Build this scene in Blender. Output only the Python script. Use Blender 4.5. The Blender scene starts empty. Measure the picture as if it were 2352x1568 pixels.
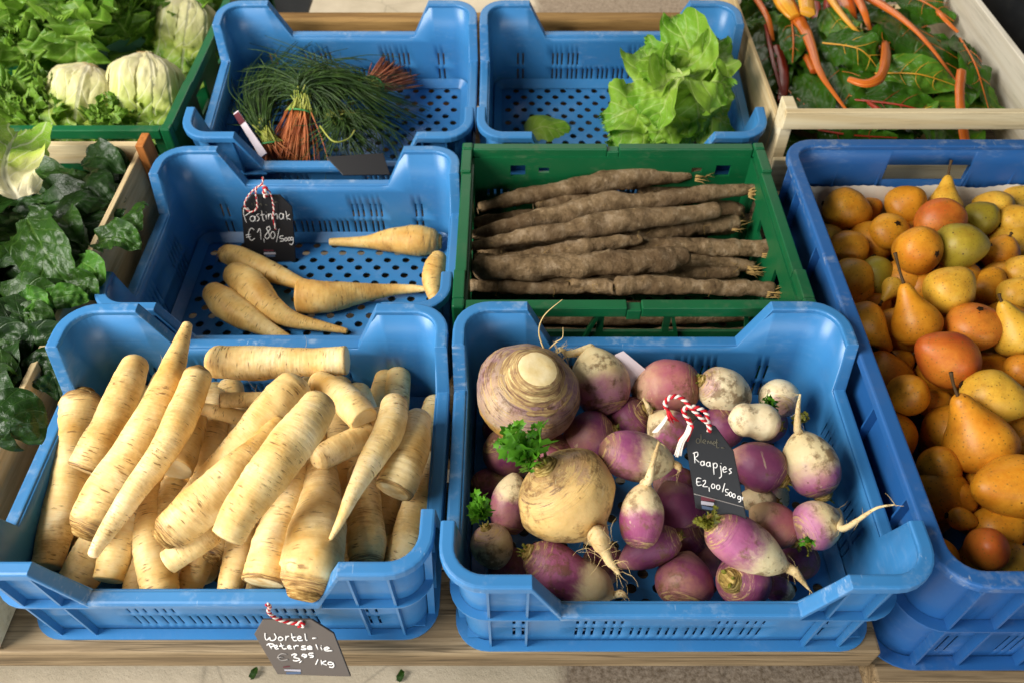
import bpy, bmesh, math, random
from mathutils import Vector, noise, Matrix
R = math.radians
SC = bpy.context.scene
COL = SC.collection

# ------------------------------------------------------------------ camera, world, light, exposure
PITCH = 49.2
FPX, CX, CY = 1870.0, 1176.0, 784.0
CAM = Vector((0.0, -0.284, 0.768))
cd = bpy.data.cameras.new('camera'); cam = bpy.data.objects.new('camera', cd); COL.objects.link(cam)
cam.location = CAM; cam.rotation_euler = (R(90 - PITCH), 0, 0)
cd.sensor_width = 36; cd.lens = FPX / 2352 * 36; cd.clip_start = 0.01; cd.clip_end = 60
cd.dof.use_dof = True; cd.dof.focus_distance = 0.80; cd.dof.aperture_fstop = 7.0
SC.camera = cam
W = bpy.data.worlds.new('World'); SC.world = W; W.use_nodes = True
W.node_tree.nodes['Background'].inputs[0].default_value = (0.80, 0.90, 1.0, 1)
W.node_tree.nodes['Background'].inputs[1].default_value = 0.05
def area(name, loc, aim, size, power, color):
    d = bpy.data.lights.new(name, 'AREA'); d.shape = 'RECTANGLE'; d.size, d.size_y = size; d.energy = power; d.color = color
    o = bpy.data.objects.new(name, d); COL.objects.link(o); o.location = loc
    o.rotation_euler = (Vector(aim) - Vector(loc)).to_track_quat('-Z', 'Y').to_euler(); return o
area('daylight_opening', (-1.75, -0.30, 1.42), (0.1, 0.25, 0.0), (1.35, 1.35), 116, (1.0, 0.965, 0.90))
area('daylight_front', (0.1, -1.5, 0.55), (0.0, 0.0, 0.1), (2.2, 0.6), 23, (0.92, 0.97, 1.0))
area('daylight_beyond', (0.2, 2.3, 1.2), (0.0, 2.9, -0.6), (2.4, 0.8), 40, (1.0, 0.95, 0.86))
SC.view_settings.view_transform = 'Standard'; SC.view_settings.look = 'None'
SC.view_settings.exposure = 0.0; SC.view_settings.gamma = 1.0

# ------------------------------------------------------------------ picture point -> place
_s, _c = math.sin(R(PITCH)), math.cos(R(PITCH))
FWD, UP, RIGHT = Vector((0, _c, -_s)), Vector((0, _s, _c)), Vector((1, 0, 0))
def ray(px, py): return RIGHT * ((px - CX) / FPX) + UP * (-(py - CY) / FPX) + FWD
def P(px, py, z):
    d = ray(px, py); return CAM + d * ((z - CAM.z) / d.z)
def PP(px, py, p0, n):
    d = ray(px, py); p0 = Vector(p0); n = Vector(n); return CAM + d * ((p0 - CAM).dot(n) / d.dot(n))
def mm_px(p): return (p - CAM).dot(FWD) / FPX          # metres per picture pixel at p
def axis(ax, ay, az):                                   # right, up, towards the viewer -> place
    return (RIGHT * ax + UP * ay - FWD * az).normalized()

# ------------------------------------------------------------------ things
def tag(o, label=None, cat=None, group=None, kind=None):
    if label: o['label'] = label
    if cat: o['category'] = cat
    if group: o['group'] = group
    if kind: o['kind'] = kind
    return o
def empty(name, loc, label, cat, group=None, rz=0):
    o = bpy.data.objects.new(name, None); COL.objects.link(o); o.location = loc; o.rotation_euler.z = rz
    o.empty_display_size = 0.02
    return tag(o, label, cat, group)
def link(name, me, mat, parent=None, loc=None, smooth=True):
    o = bpy.data.objects.new(name, me); COL.objects.link(o)
    for m in (mat if isinstance(mat, (list, tuple)) else [mat]):
        if m: me.materials.append(m)
    if smooth: me.shade_smooth()
    if parent: o.parent = parent
    if loc is not None: o.location = loc
    return o
def from_bm(name, bm, mat, parent=None, loc=None, smooth=False):
    me = bpy.data.meshes.new(name); bm.to_mesh(me); bm.free()
    return link(name, me, mat, parent, loc, smooth)
def base_of(parent):
    v = Vector((0, 0, 0))
    while parent: v = v + parent.location; parent = parent.parent
    return v
class MB:
    """collects places (world space) and faces, makes ONE mesh object"""
    def __init__(s): s.v = []; s.f = []; s.uv = {}; s.mi = []
    def add(s, verts, faces, mi=0):
        b = len(s.v); s.v += [Vector(q) for q in verts]
        for f in faces: s.f.append([b + i for i in f]); s.mi.append(mi)
        return b
    def box(s, c, size, rot=None):
        hx, hy, hz = size[0] / 2, size[1] / 2, size[2] / 2
        vs = [Vector((x, y, z)) for x in (-hx, hx) for y in (-hy, hy) for z in (-hz, hz)]
        if rot is not None: vs = [rot @ q for q in vs]
        s.add([q + Vector(c) for q in vs], [(0, 1, 3, 2), (4, 6, 7, 5), (0, 4, 5, 1), (2, 3, 7, 6), (0, 2, 6, 4), (1, 5, 7, 3)])
    def tube(s, pts, rad, n=6, cap=True, mi=0):
        pts = [Vector(p) for p in pts]; m = len(pts)
        if not hasattr(rad, '__len__'): rad = [rad] * m
        t0 = (pts[1] - pts[0]).normalized(); nx = t0.orthogonal().normalized(); vs = []
        for i, p in enumerate(pts):
            t = (pts[min(i + 1, m - 1)] - pts[max(i - 1, 0)])
            t = t.normalized() if t.length > 1e-9 else t0
            nx = (nx - t * nx.dot(t)); nx = nx.normalized() if nx.length > 1e-9 else t.orthogonal().normalized()
            ny = t.cross(nx)
            vs += [p + (nx * math.cos(a) + ny * math.sin(a)) * rad[i] for a in (2 * math.pi * k / n for k in range(n))]
        fs = [(i * n + k, i * n + (k + 1) % n, (i + 1) * n + (k + 1) % n, (i + 1) * n + k) for i in range(m - 1) for k in range(n)]
        if cap: fs += [tuple(range(n - 1, -1, -1)), tuple((m - 1) * n + k for k in range(n))]
        s.add(vs, fs, mi)
    def build(s, name, mat, parent=None, loc=None, smooth=False, bevel=0, solid=0, offset=-1):
        if parent is not None: b = base_of(parent); l = None
        else: b = Vector(loc) if loc is not None else (s.v[0].copy() if s.v else Vector((0, 0, 0))); l = b
        me = bpy.data.meshes.new(name); me.from_pydata([v - b for v in s.v], [], s.f); me.update()
        o = link(name, me, mat, parent, l, smooth)
        if any(s.mi):
            for p, m in zip(me.polygons, s.mi): p.material_index = m
        if solid:
            m = o.modifiers.new('thick', 'SOLIDIFY'); m.thickness = solid; m.offset = offset
        if bevel:
            m = o.modifiers.new('edge', 'BEVEL'); m.width = bevel; m.segments = 2; m.limit_method = 'ANGLE'
        return o

# ------------------------------------------------------------------ procedural materials
def lin(h):
    h = h.lstrip('#'); c = [int(h[i:i + 2], 16) / 255 for i in (0, 2, 4)]
    return tuple((x / 12.92 if x <= 0.04045 else ((x + 0.055) / 1.055) ** 2.4) for x in c) + (1,)
class N:
    def __init__(s, name, rough=0.5, spec=0.5):
        s.m = bpy.data.materials.new(name); s.m.use_nodes = True; s.t = s.m.node_tree
        s.b = s.t.nodes['Principled BSDF']; s.out = s.t.nodes['Material Output']
        s.b.inputs['Roughness'].default_value = rough; s.b.inputs['Specular IOR Level'].default_value = spec
    def n(s, typ, **kw):
        q = s.t.nodes.new('ShaderNode' + typ)
        for k, v in kw.items(): setattr(q, k, v)
        return q
    def l(s, a, b): s.t.links.new(a, b)
    def val(s, sock, v):
        if hasattr(v, 'is_output'): s.l(v, sock)
        else: sock.default_value = v
    def obj(s): return s.n('TexCoord').outputs['Object']
    def uv(s): return s.n('UVMap').outputs['UV']
    def rnd(s): return s.n('ObjectInfo').outputs['Random']
    def scale(s, vec, sc, off=None):
        q = s.n('Mapping'); s.l(vec, q.inputs['Vector']); q.inputs['Scale'].default_value = sc
        if off is not None: s.l(off, q.inputs['Location'])
        return q.outputs[0]
    def noise(s, vec, sc, det=4, rough=0.55, dist=0, color=False):
        q = s.n('TexNoise'); s.l(vec, q.inputs['Vector']); q.inputs['Scale'].default_value = sc
        q.inputs['Detail'].default_value = det; q.inputs['Roughness'].default_value = rough; q.inputs['Distortion'].default_value = dist
        return q.outputs['Color' if color else 'Fac']
    def vor(s, vec, sc, feature='F1', out='Distance', rnd=1.0):
        q = s.n('TexVoronoi', feature=feature); s.l(vec, q.inputs['Vector']); q.inputs['Scale'].default_value = sc
        q.inputs['Randomness'].default_value = rnd
        return q.outputs[out]
    def ramp(s, fac, stops, interp='LINEAR'):
        q = s.n('ValToRGB'); s.l(fac, q.inputs[0]); e = q.color_ramp; e.interpolation = interp
        while len(e.elements) < len(stops): e.elements.new(0.5)
        for x, (p, c) in zip(e.elements, stops):
            x.position = p; x.color = c if hasattr(c, '__len__') else (c, c, c, 1)
        return q.outputs[0]
    def mix(s, fac, a, b, mode='MIX'):
        q = s.n('Mix', data_type='RGBA', blend_type=mode)
        s.val(q.inputs[0], fac); s.val(q.inputs[6], a); s.val(q.inputs[7], b); return q.outputs[2]
    def math(s, op, a, b=0.0, c=None, clamp=False):
        q = s.n('Math', operation=op, use_clamp=clamp); s.val(q.inputs[0], a); s.val(q.inputs[1], b)
        if c is not None: s.val(q.inputs[2], c)
        return q.outputs[0]
    def sep(s, vec):
        q = s.n('SeparateXYZ'); s.l(vec, q.inputs[0]); return q.outputs
    def comb(s, x, y, z):
        q = s.n('CombineXYZ'); s.val(q.inputs[0], x); s.val(q.inputs[1], y); s.val(q.inputs[2], z); return q.outputs[0]
    def color(s, c): s.val(s.b.inputs['Base Color'], c)
    def bump(s, h, strength=0.3, dist=0.002):
        q = s.n('Bump'); q.inputs['Strength'].default_value = strength; q.inputs['Distance'].default_value = dist
        s.l(h, q.inputs['Height']); s.l(q.outputs[0], s.b.inputs['Normal'])
    def sss(s, w, radius=(0.004, 0.002, 0.001)):
        s.b.inputs['Subsurface Weight'].default_value = w; s.b.inputs['Subsurface Radius'].default_value = radius; s.b.inputs['Subsurface Scale'].default_value = 1
    def translucent(s, col, fac):
        t = s.n('BsdfTranslucent'); s.val(t.inputs['Color'], col); a = s.n('MixShader'); a.inputs[0].default_value = fac
        s.l(s.b.outputs[0], a.inputs[1]); s.l(t.outputs[0], a.inputs[2]); s.l(a.outputs[0], s.out.inputs['Surface'])
M = {}
def plastic(key, base, dark, scuff_col, scuff=0.3, rough=0.38):
    k = N(key, rough, 0.45); o = k.obj()
    big = k.noise(o, 9, 3); c = k.mix(k.ramp(big, [(0.3, 0.0), (0.75, 1.0)]), base, dark)
    fine = k.noise(k.scale(o, (1, 1, 3)), 60, 6, 0.7)
    patch = k.noise(o, 14, 4, 0.65)
    f = k.math('MULTIPLY', k.ramp(fine, [(0.5, 0.0), (0.68, 1.0)]), k.ramp(patch, [(0.47, 0.0), (0.7, 1.0)]))
    scr = k.ramp(k.noise(k.scale(o, (90, 12, 12)), 6, 3, 0.6), [(0.66, 0.0), (0.72, 0.7)])
    f = k.math('MAXIMUM', f, k.math('MULTIPLY', scr, k.ramp(patch, [(0.5, 0.0), (0.6, 1.0)])))
    c = k.mix(k.math('MULTIPLY', f, scuff), c, scuff_col)
    speck = k.ramp(k.vor(o, 120), [(0.05, 1.0), (0.09, 0.0)])
    c = k.mix(k.math('MULTIPLY', k.math('MULTIPLY', speck, k.ramp(k.noise(o, 20, 2), [(0.55, 0.0), (0.65, 1.0)])), scuff), c, (0.10, 0.085, 0.06, 1))
    grime = k.math('MULTIPLY', k.ramp(k.noise(o, 26, 7, 0.75), [(0.52, 0.0), (0.72, 1.0)]), 0.10); c = k.mix(grime, c, (0.16, 0.15, 0.12, 1))
    k.color(c); k.l(k.math('MULTIPLY_ADD', f, 0.3, rough), k.b.inputs['Roughness'])
    k.bump(k.noise(o, 160, 3), 0.06, 0.001)
    M[key] = k.m
BLUE, BLUE2 = (0.043, 0.205, 0.455, 1), (0.034, 0.172, 0.40, 1)
plastic('blue_plastic', BLUE, BLUE2, (0.30, 0.42, 0.60, 1), 0.34, 0.34)
plastic('blue_plastic_worn', BLUE, BLUE2, (0.50, 0.58, 0.66, 1), 0.75, 0.42)
plastic('deep_blue_plastic', (0.020, 0.110, 0.32, 1), (0.016, 0.092, 0.285, 1), (0.3, 0.4, 0.55, 1), 0.34, 0.36)
plastic('deep_blue_plastic_worn', (0.020, 0.110, 0.32, 1), (0.016, 0.092, 0.285, 1), (0.36, 0.39, 0.42, 1), 0.85, 0.5)
plastic('green_plastic', (0.003, 0.110, 0.034, 1), (0.0025, 0.085, 0.026, 1), (0.20, 0.19, 0.12, 1), 0.4, 0.42)
plastic('dark_plastic', (0.008, 0.010, 0.014, 1), (0.01, 0.011, 0.011, 1), (0.1, 0.1, 0.1, 1), 0.2, 0.5)
def wood(key, c1, c2, c3, along='x', sc=1.0, rough=0.7, crack=0.0):
    k = N(key, rough, 0.25); o = k.obj()
    st = {'x': (2.2, 40, 40), 'y': (40, 2.2, 40), 'z': (40, 40, 2.2)}[along]
    off = k.comb(k.math('MULTIPLY', k.rnd(), 30.0), k.math('MULTIPLY', k.rnd(), 17.0), 0.0)
    v = k.scale(o, tuple(x * sc for x in st), off)
    g = k.noise(v, 1.6, 6, 0.62, 0.6); g2 = k.noise(v, 6, 4, 0.7)
    c = k.ramp(g, [(0.28, c2), (0.5, c1), (0.72, c3)])
    c = k.mix(k.math('MULTIPLY', k.ramp(g2, [(0.5, 0.0), (0.75, 1.0)]), 0.55), c, tuple(x * 0.5 for x in c2[:3]) + (1,))
    ck = k.ramp(k.noise(k.scale(v, (.5, 1.3, 1.3)), 2.6, 2, .4), [(.47, 0.0), (.495, .75), (.505, .75), (.53, 0.0)]); c = k.mix(k.math('MULTIPLY', ck, crack), c, tuple(x * 0.3 for x in c2[:3]) + (1,))
    kn = k.vor(k.scale(o, tuple(1 if x > 10 else 0.35 for x in st)), 16)
    c = k.mix(k.ramp(kn, [(0.05, 0.6), (0.12, 0.0)]), c, tuple(x * 0.35 for x in c2[:3]) + (1,))
    k.color(c); k.bump(g2, 0.35, 0.001); M[key] = k.m
wood('weathered_wood', lin('#857053'), lin('#574631'), lin('#9f8a6b'), crack=.8)
wood('brown_wood', lin('#93703f'), lin('#6b4c28'), lin('#ab8650'))
wood('pale_wood_x', lin('#e0cda4'), lin('#cdb486'), lin('#ecdfc0'), 'x', 0.6)
wood('pale_wood_y', lin('#cfb689'), lin('#b0905c'), lin('#e0cba2'), 'y', 0.6)
wood('white_wood', lin('#d9d0bd'), lin('#cbbfa6'), lin('#e4dccb'), 'y', 0.5)
wood('orange_wood', lin('#a4622a'), lin('#7c4619'), lin('#b9763a'), 'z', 0.6)
def simple(key, c, rough=0.5, spec=0.4):
    k = N(key, rough, spec); k.color(c); M[key] = k.m; return k

# ------------------------------------------------------------------ the setting
def concrete():
    k = N('concrete', 0.85, 0.2); o = k.obj()
    c = k.ramp(k.noise(o, 5, 8, 0.65), [(0.3, lin('#b5a890')), (0.7, lin('#d8cab2'))])
    mask = k.ramp(k.math('ADD', k.sep(o)[0], k.math('MULTIPLY', k.noise(o, 12, 5), 0.10)), [(0.0, 0.0), (0.10, 0.0), (0.13, 1.0)])
    rgh = k.ramp(k.noise(o, 55, 6, 0.7), [(0.3, lin('#6a5844')), (0.6, lin('#9b8a76')), (0.8, lin('#b3a593'))])
    peb = k.ramp(k.noise(o, 170, 4, .7), [(0.35, lin('#5e4e3c')), (0.65, lin('#b5a593'))])
    rgh = k.mix(0.6, rgh, peb)
    c = k.mix(mask, c, rgh)
    spk = k.ramp(k.noise(o, 140, 3), [(0.68, 0.0), (0.76, 1.0)]); c = k.mix(k.math('MULTIPLY', spk, 0.5), c, lin('#6b6054'))
    crk = k.ramp(k.vor(k.scale(o, (1, 1, 1)), 3.1, 'DISTANCE_TO_EDGE'), [(0.0, 1.0), (0.006, 0.0)])
    c = k.mix(k.math('MULTIPLY', crk, 0.3), c, lin('#4e463d'))
    k.color(c); k.bump(k.noise(o, 90, 6, 0.7), 0.5, 0.004); M['concrete'] = k.m
concrete()
g = MB(); g.add([(-12, -6, -0.30), (12, -6, -0.30), (12, 16, -0.30), (-12, 16, -0.30)], [(0, 1, 2, 3)])
tag(g.build('ground', M['concrete'], loc=(0, 0, -0.30)), kind='structure')

tb = empty('display_table', (0, 0.5, -0.07), 'low weathered plank table that carries every crate', 'table')
b = MB(); b.box((-0.4765, 0.036, -0.0180), (1.647, 0.085, 0.036)); b.build('front_plank', M['weathered_wood'], tb, bevel=0.003)
b = MB(); b.box((0.824, 0.034, -0.0565), (0.946, 0.110, 0.037)); b.build('front_plank', M['weathered_wood'], tb, bevel=0.003)
for i in range(7):
    b = MB(); b.box((0, 0.154 + i * 0.125, -0.0505), (2.6, 0.095, 0.024)); b.build('slat', M['weathered_wood'], tb, bevel=0.002)
b = MB(); b.box((-0.04, 1.005, 0.017), (0.82, 0.028, 0.164), Matrix.Rotation(R(0.0), 3, 'Z')); b.build('back_board', M['brown_wood'], tb, bevel=0.003)
for x in (-0.9, 0.0, 0.9):
    b = MB(); b.box((x, 0.52, -0.086), (0.07, 1.0, 0.046)); b.build('bearer', M['weathered_wood'], tb, bevel=0.003)
for x in (-0.9, 0.9):
    for y in (0.12, 0.92):
        b = MB(); b.box((x, y, -0.2045), (0.08, 0.08, 0.19)); b.build('leg', M['weathered_wood'], tb, bevel=0.003)

# ------------------------------------------------------------------ plastic crates
def outline(a, b, rc, bx, by):
    """rounded rectangle as columns (side, t, x, y, nx, ny); t runs along the side from its middle"""
    cols = []
    sides = [('f', a, -b, (1, 0), (0, -1), bx), ('r', b, a, (0, 1), (1, 0), by), ('b', a, b, (-1, 0), (0, 1), bx), ('l', b, -a, (0, -1), (-1, 0), by)]
    for s, h, off, d, n, br in sides:
        ts = sorted(set([-(h - rc), h - rc] + [t for t in br if abs(t) < h - rc - 1e-5]))
        for t in ts:
            cols.append((s, t, n[0] * abs(off) + d[0] * t, n[1] * abs(off) + d[1] * t, n[0], n[1]))
        cxx = n[0] * (abs(off) - rc) + d[0] * (h - rc); cyy = n[1] * (abs(off) - rc) + d[1] * (h - rc)
        a0 = math.atan2(n[1], n[0])
        for k in range(1, 7):
            an = a0 + k / 7 * math.pi / 2
            cols.append(('c', k, cxx + rc * math.cos(an), cyy + rc * math.sin(an), math.cos(an), math.sin(an)))
    return cols
def floor_mesh(mb, org, hx, hy, z, hole=True):
    if not hole:
        mb.add([(org[0] - hx, org[1] - hy, org[2] + z), (org[0] + hx, org[1] - hy, org[2] + z), (org[0] + hx, org[1] + hy, org[2] + z), (org[0] - hx, org[1] + hy, org[2] + z)], [(0, 1, 2, 3)]); return
    pxx, pyy, r = 0.0262, 0.0152, 0.0054
    nx, ny = int((2 * hx - 0.02) / pxx), int((2 * hy - 0.016) / pyy)
    ix, iy = nx * pxx / 2, ny * pyy / 2
    def q(x0, x1, y0, y1): mb.add([(org[0] + x, org[1] + y, org[2] + z) for x, y in ((x0, y0), (x1, y0), (x1, y1), (x0, y1))], [(0, 1, 2, 3)])
    q(-hx, hx, -hy, -iy); q(-hx, hx, iy, hy); q(-hx, -ix, -iy, iy); q(ix, hx, -iy, iy)
    ca = math.atan2(pyy, pxx); cs = [ca, math.pi - ca, math.pi + ca, 2 * math.pi - ca, 2 * math.pi + ca]
    an = []
    for i in range(4):
        for k in range(4): an.append(cs[i] + (cs[i + 1] - cs[i]) * k / 4)
    for j in range(ny):
        sh = pxx / 2 if j % 2 else 0; y = -iy + (j + 0.5) * pyy
        n = nx - 1 if j % 2 else nx
        if j % 2: q(-ix, -ix + sh, y - pyy / 2, y + pyy / 2); q(ix - sh, ix, y - pyy / 2, y + pyy / 2)
        for i in range(n):
            x = -ix + sh + (i + 0.5) * pxx; vs = []
            for t in an: vs.append((org[0] + x + r * math.cos(t), org[1] + y + r * math.sin(t), org[2] + z))
            for t in an:
                c, s = math.cos(t), math.sin(t); k = min(pxx / 2 / max(abs(c), 1e-9), pyy / 2 / max(abs(s), 1e-9))
                vs.append((org[0] + x + c * k, org[1] + y + s * k, org[2] + z))
            mb.add(vs, [(k, 16 + k, 16 + (k + 1) % 16, (k + 1) % 16) for k in range(16)])
def tub(name, label, cx, cy, z0, w, d, H, low=None, hcx=0.076, hcy=0.060, slx=0.026, sly=0.014, rim=0.012, mat='blue_plastic', worn='blue_plastic_worn',
        ribx=(), riby=(), mid=0.076, handle=False, rz=0.0, zs=(0.014, 0.036, 0.043, 0.066), hole=True, taper=0.007):
    root = empty(name, (cx, cy, z0), label, 'crate', 'plastic market crates', rz)
    a, bb, rc = w / 2 - rim, d / 2 - rim, 0.026
    sx = []
    rows_at = []                                             # (side kind, t0, t1, rows)
    if w < 0.5:
        for gi in range(-3, 4):
            for k in (-1, 0, 1):
                t = gi * 0.0255 + k * 0.0074; rows_at.append(('fb', t - 0.0014, t + 0.0014, (1, 3) if abs(gi) >= 2 else (1,)))
        for sgn in (-1, 1):
            for k in (-1, 1): t = sgn * 0.137 + k * 0.0042; rows_at.append(('fb', t - 0.0014, t + 0.0014, (1, 3)))
        for gi in (-1, 1):
            for k in range(5): t = gi * 0.046 + (k - 2) * 0.0085; rows_at.append(('lr', t - 0.0014, t + 0.0014, (1, 3)))
    else:
        for gi in range(-5, 6):
            for k in (-1, 0, 1): t = gi * 0.034 + k * 0.009; rows_at.append(('fb', t - 0.0016, t + 0.0016, (1,)))
        for gi in range(-7, 8):
            for k in (-1, 0, 1): t = gi * 0.034 + k * 0.009; rows_at.append(('lr', t - 0.0016, t + 0.0016, (1,)))
    bx = [v for s, t0, t1, r_ in rows_at if s == 'fb' for v in (t0, t1)]
    by = [v for s, t0, t1, r_ in rows_at if s == 'lr' for v in (t0, t1)]
    if low:
        bx += [a - hcx + rim, a - hcx - slx + rim, -(a - hcx + rim), -(a - hcx - slx + rim)]
        by += [bb - hcy + rim, bb - hcy - sly + rim, -(bb - hcy + rim), -(bb - hcy - sly + rim)]
    if handle: bx += [-0.055, 0.055]
    cols = outline(a, bb, rc, bx, by)
    def ztop(c):
        if not low or c[0] == 'c': return H
        h, hc, sl = (a, hcx, slx) if c[0] in 'fb' else (bb, hcy, sly)
        e = h + rim - abs(c[1])
        return H if e <= hc + 1e-6 else max(low, H - (H - low) * (e - hc) / sl)
    def inset(z): return (1 - z / H) * taper
    # walls
    top_fixed = (low - 0.012) if low else (0.10 if not handle else 0.120)
    zr = [0.0] + list(zs) + [top_fixed] + ([0.145] if handle else [])
    mb = MB(); nc = len(cols); nr = len(zr) + 1
    def wp(c, z, out=0.0):
        o = out - inset(z); return (cx + c[2] + c[4] * o, cy + c[3] + c[5] * o, z0 + z)
    vs = []
    for c in cols: vs += [wp(c, z) for z in zr] + [wp(c, ztop(c) - 0.002)]
    fs = []
    for i in range(nc):
        c, e = cols[i], cols[(i + 1) % nc]; skip = ()
        if c[0] == e[0] and c[0] != 'c':
            tm = (c[1] + e[1]) / 2
            for s, t0, t1, r_ in rows_at:
                if c[0] in s and t0 - 1e-6 < tm < t1 + 1e-6: skip = r_
            if handle and c[0] == 'b' and abs(tm) < 0.055: skip = tuple(skip) + (5,)
        for r_ in range(nr - 1):
            if r_ in skip: continue
            fs.append((i * nr + r_, ((i + 1) % nc) * nr + r_, ((i + 1) % nc) * nr + r_ + 1, i * nr + r_ + 1))
    mb.add(vs, fs)
    wl = mb.build('wall', M[mat], root, smooth=True, solid=0.0026, offset=1)
    fl = MB(); floor_mesh(fl, (cx, cy, z0), a - 0.006, bb - 0.006, 0.006, hole); 
    fv = [];  # sloping foot where wall and floor meet
    for c in cols: fv += [wp(c, 0.017, -0.0012), wp(c, 0.0068, -0.0125)]
    fl.add(fv, [(2 * i, 2 * i + 1, (2 * i + 3) % (2 * nc), (2 * i + 2) % (2 * nc)) for i in range(nc)])
    fl.build('floor', M[mat], root, solid=0.0016, offset=-1)
    # rim
    prof = [(-0.0005, -0.006), (-0.0008, -0.0016), (0.0002, -0.0003), (0.0018, 0.0), (rim - 0.0026, 0.0), (rim - 0.0006, -0.0006), (rim, -0.0024), (rim, -0.0095), (rim - 0.0022, -0.0095), (rim - 0.0022, -0.0035), (0.002, -0.0035)]
    rb = MB(); nseg = len(prof); vs = []
    rcols = [c for c in cols if c[0] == 'c' or abs(abs(c[1]) - ((a if c[0] in 'fb' else bb) - rc)) < 1e-6 or (low and any(abs(abs(c[1]) - q) < 1e-6 for q in ((a - hcx + rim, a - hcx - slx + rim) if c[0] in 'fb' else (bb - hcy + rim, bb - hcy - sly + rim))))]
    m = len(rcols)
    for c in rcols:
        for o_, u_ in prof: p = wp(c, H, 0); vs.append((cx + c[2] + c[4] * o_, cy + c[3] + c[5] * o_, z0 + ztop(c) + u_))
    rb.add(vs, [(i * nseg + k, ((i + 1) % m) * nseg + k, ((i + 1) % m) * nseg + (k + 1) % nseg, i * nseg + (k + 1) % nseg) for i in range(m) for k in range(nseg)])
    ro = rb.build('rim', M[worn], root, bevel=0.0007)
    # ribs and flanges outside
    qb = MB()
    def flange(z, o0, o1, th, sel):
        for i in range(m):
            c, e = rcols[i], rcols[(i + 1) % m]
            if not sel(c, e): continue
            qs = []
            for cc in (c, e):
                for o_, u_ in ((o0, 0), (o1, 0), (o1, th), (o0, th)): x, y, zz = wp(cc, z, 0); qs.append((x + cc[4] * o_, y + cc[5] * o_, zz + u_))
            qb.add(qs, [(k, 4 + k, 4 + (k + 1) % 4, (k + 1) % 4) for k in range(4)])
    flange(0.0, 0.003, rim + 0.001, 0.0024, lambda c, e: True)
    flange(mid, 0.003, rim - 0.001, 0.0022, lambda c, e: (not low) or c[0] == 'c' or e[0] == 'c' or abs(ztop(c) - H) < 1e-4 or abs(ztop(e) - H) < 1e-4)
    if low: flange(low - 0.016, 0.003, rim - 0.001, 0.0022, lambda c, e: abs(ztop(c) - low) < 1e-4 and abs(ztop(e) - low) < 1e-4)
    def rib(s, t):
        n = {'f': (0, -1), 'b': (0, 1), 'l': (-1, 0), 'r': (1, 0)}[s]; h = bb if s in 'fb' else a
        zt = ztop((s, t)) - 0.0085
        x, y = (t, n[1] * h) if s in 'fb' else (n[0] * h, t)
        o0, o1 = 0.002 - 0.006, rim - 0.0018
        tx, ty = (0.0011, 0) if s in 'fb' else (0, 0.0011)
        vs = []
        for z, oa in ((0.001, 0.0), (zt, 0.006)):
            for o_, sg in ((o0 + oa, -1), (o1 - 0.001 - taper + oa * taper / .006, -1), (o1 - 0.001 - taper + oa * taper / .006, 1), (o0 + oa, 1)):
                vs.append((cx + x + n[0] * o_ + tx * sg, cy + y + n[1] * o_ + ty * sg, z0 + z))
        qb.add(vs, [(0, 1, 2, 3), (4, 7, 6, 5), (0, 4, 5, 1), (1, 5, 6, 2), (2, 6, 7, 3), (3, 7, 4, 0)])
    for t in ribx:
        for sg in (-1, 1):
            for s in 'fb': rib(s, sg * t)
    for t in riby:
        for sg in (-1, 1):
            for s in 'lr': rib(s, sg * t)
    qb.build('rib_frame', M[mat], root)
    return root
RX, RY = (0.163, 0.130), (0.118, 0.092)
kw = dict(w=0.40, d=0.30, H=0.153, low=0.097, ribx=RX, riby=RY)
tub('blue_crate', 'blue plastic crate full of root parsley, with a slate price tag on its front rim', -0.2645, 0.150, 0.0, **kw)
tub('blue_crate', 'blue plastic crate in front, filled with purple and white turnips', 0.143, 0.146, 0.0, **dict(kw, w=0.406, d=0.314))
tub('blue_crate', 'blue plastic crate with a few loose parsnips on its holed floor', -0.268, 0.473, -0.036, **kw)
TILT = 8.5
TA = tub('blue_crate', 'blue plastic crate at the back holding bunches of thin grassy greens', -0.253, 0.815, -0.036, **kw)
TB = tub('blue_crate', 'nearly empty blue plastic crate with one butter lettuce in it', 0.151, 0.815, -0.036, **kw)
for o in (TA, TB):
    o.location.y += -0.15 + 0.15 * math.cos(R(TILT)); o.location.z += 0.15 * math.sin(R(TILT)); o.rotation_euler.x = R(TILT)
def floor_z(y): return -0.029 + (y - 0.665) * math.tan(R(TILT))
tub('tall_blue_crate', 'large dark blue plastic crate with straight rim, heaped with orange pears', 0.549, 0.300, -0.036, 0.40, 0.61, 0.176, None, rim=0.015,
    mat='deep_blue_plastic', worn='deep_blue_plastic_worn', ribx=(0.16, 0.118, 0.06), riby=(0.26, 0.215, 0.115, 0.0), mid=0.085, taper=-0.004, handle=True, hole=False, zs=(0.014, 0.05, 0.06, 0.084))

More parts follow.
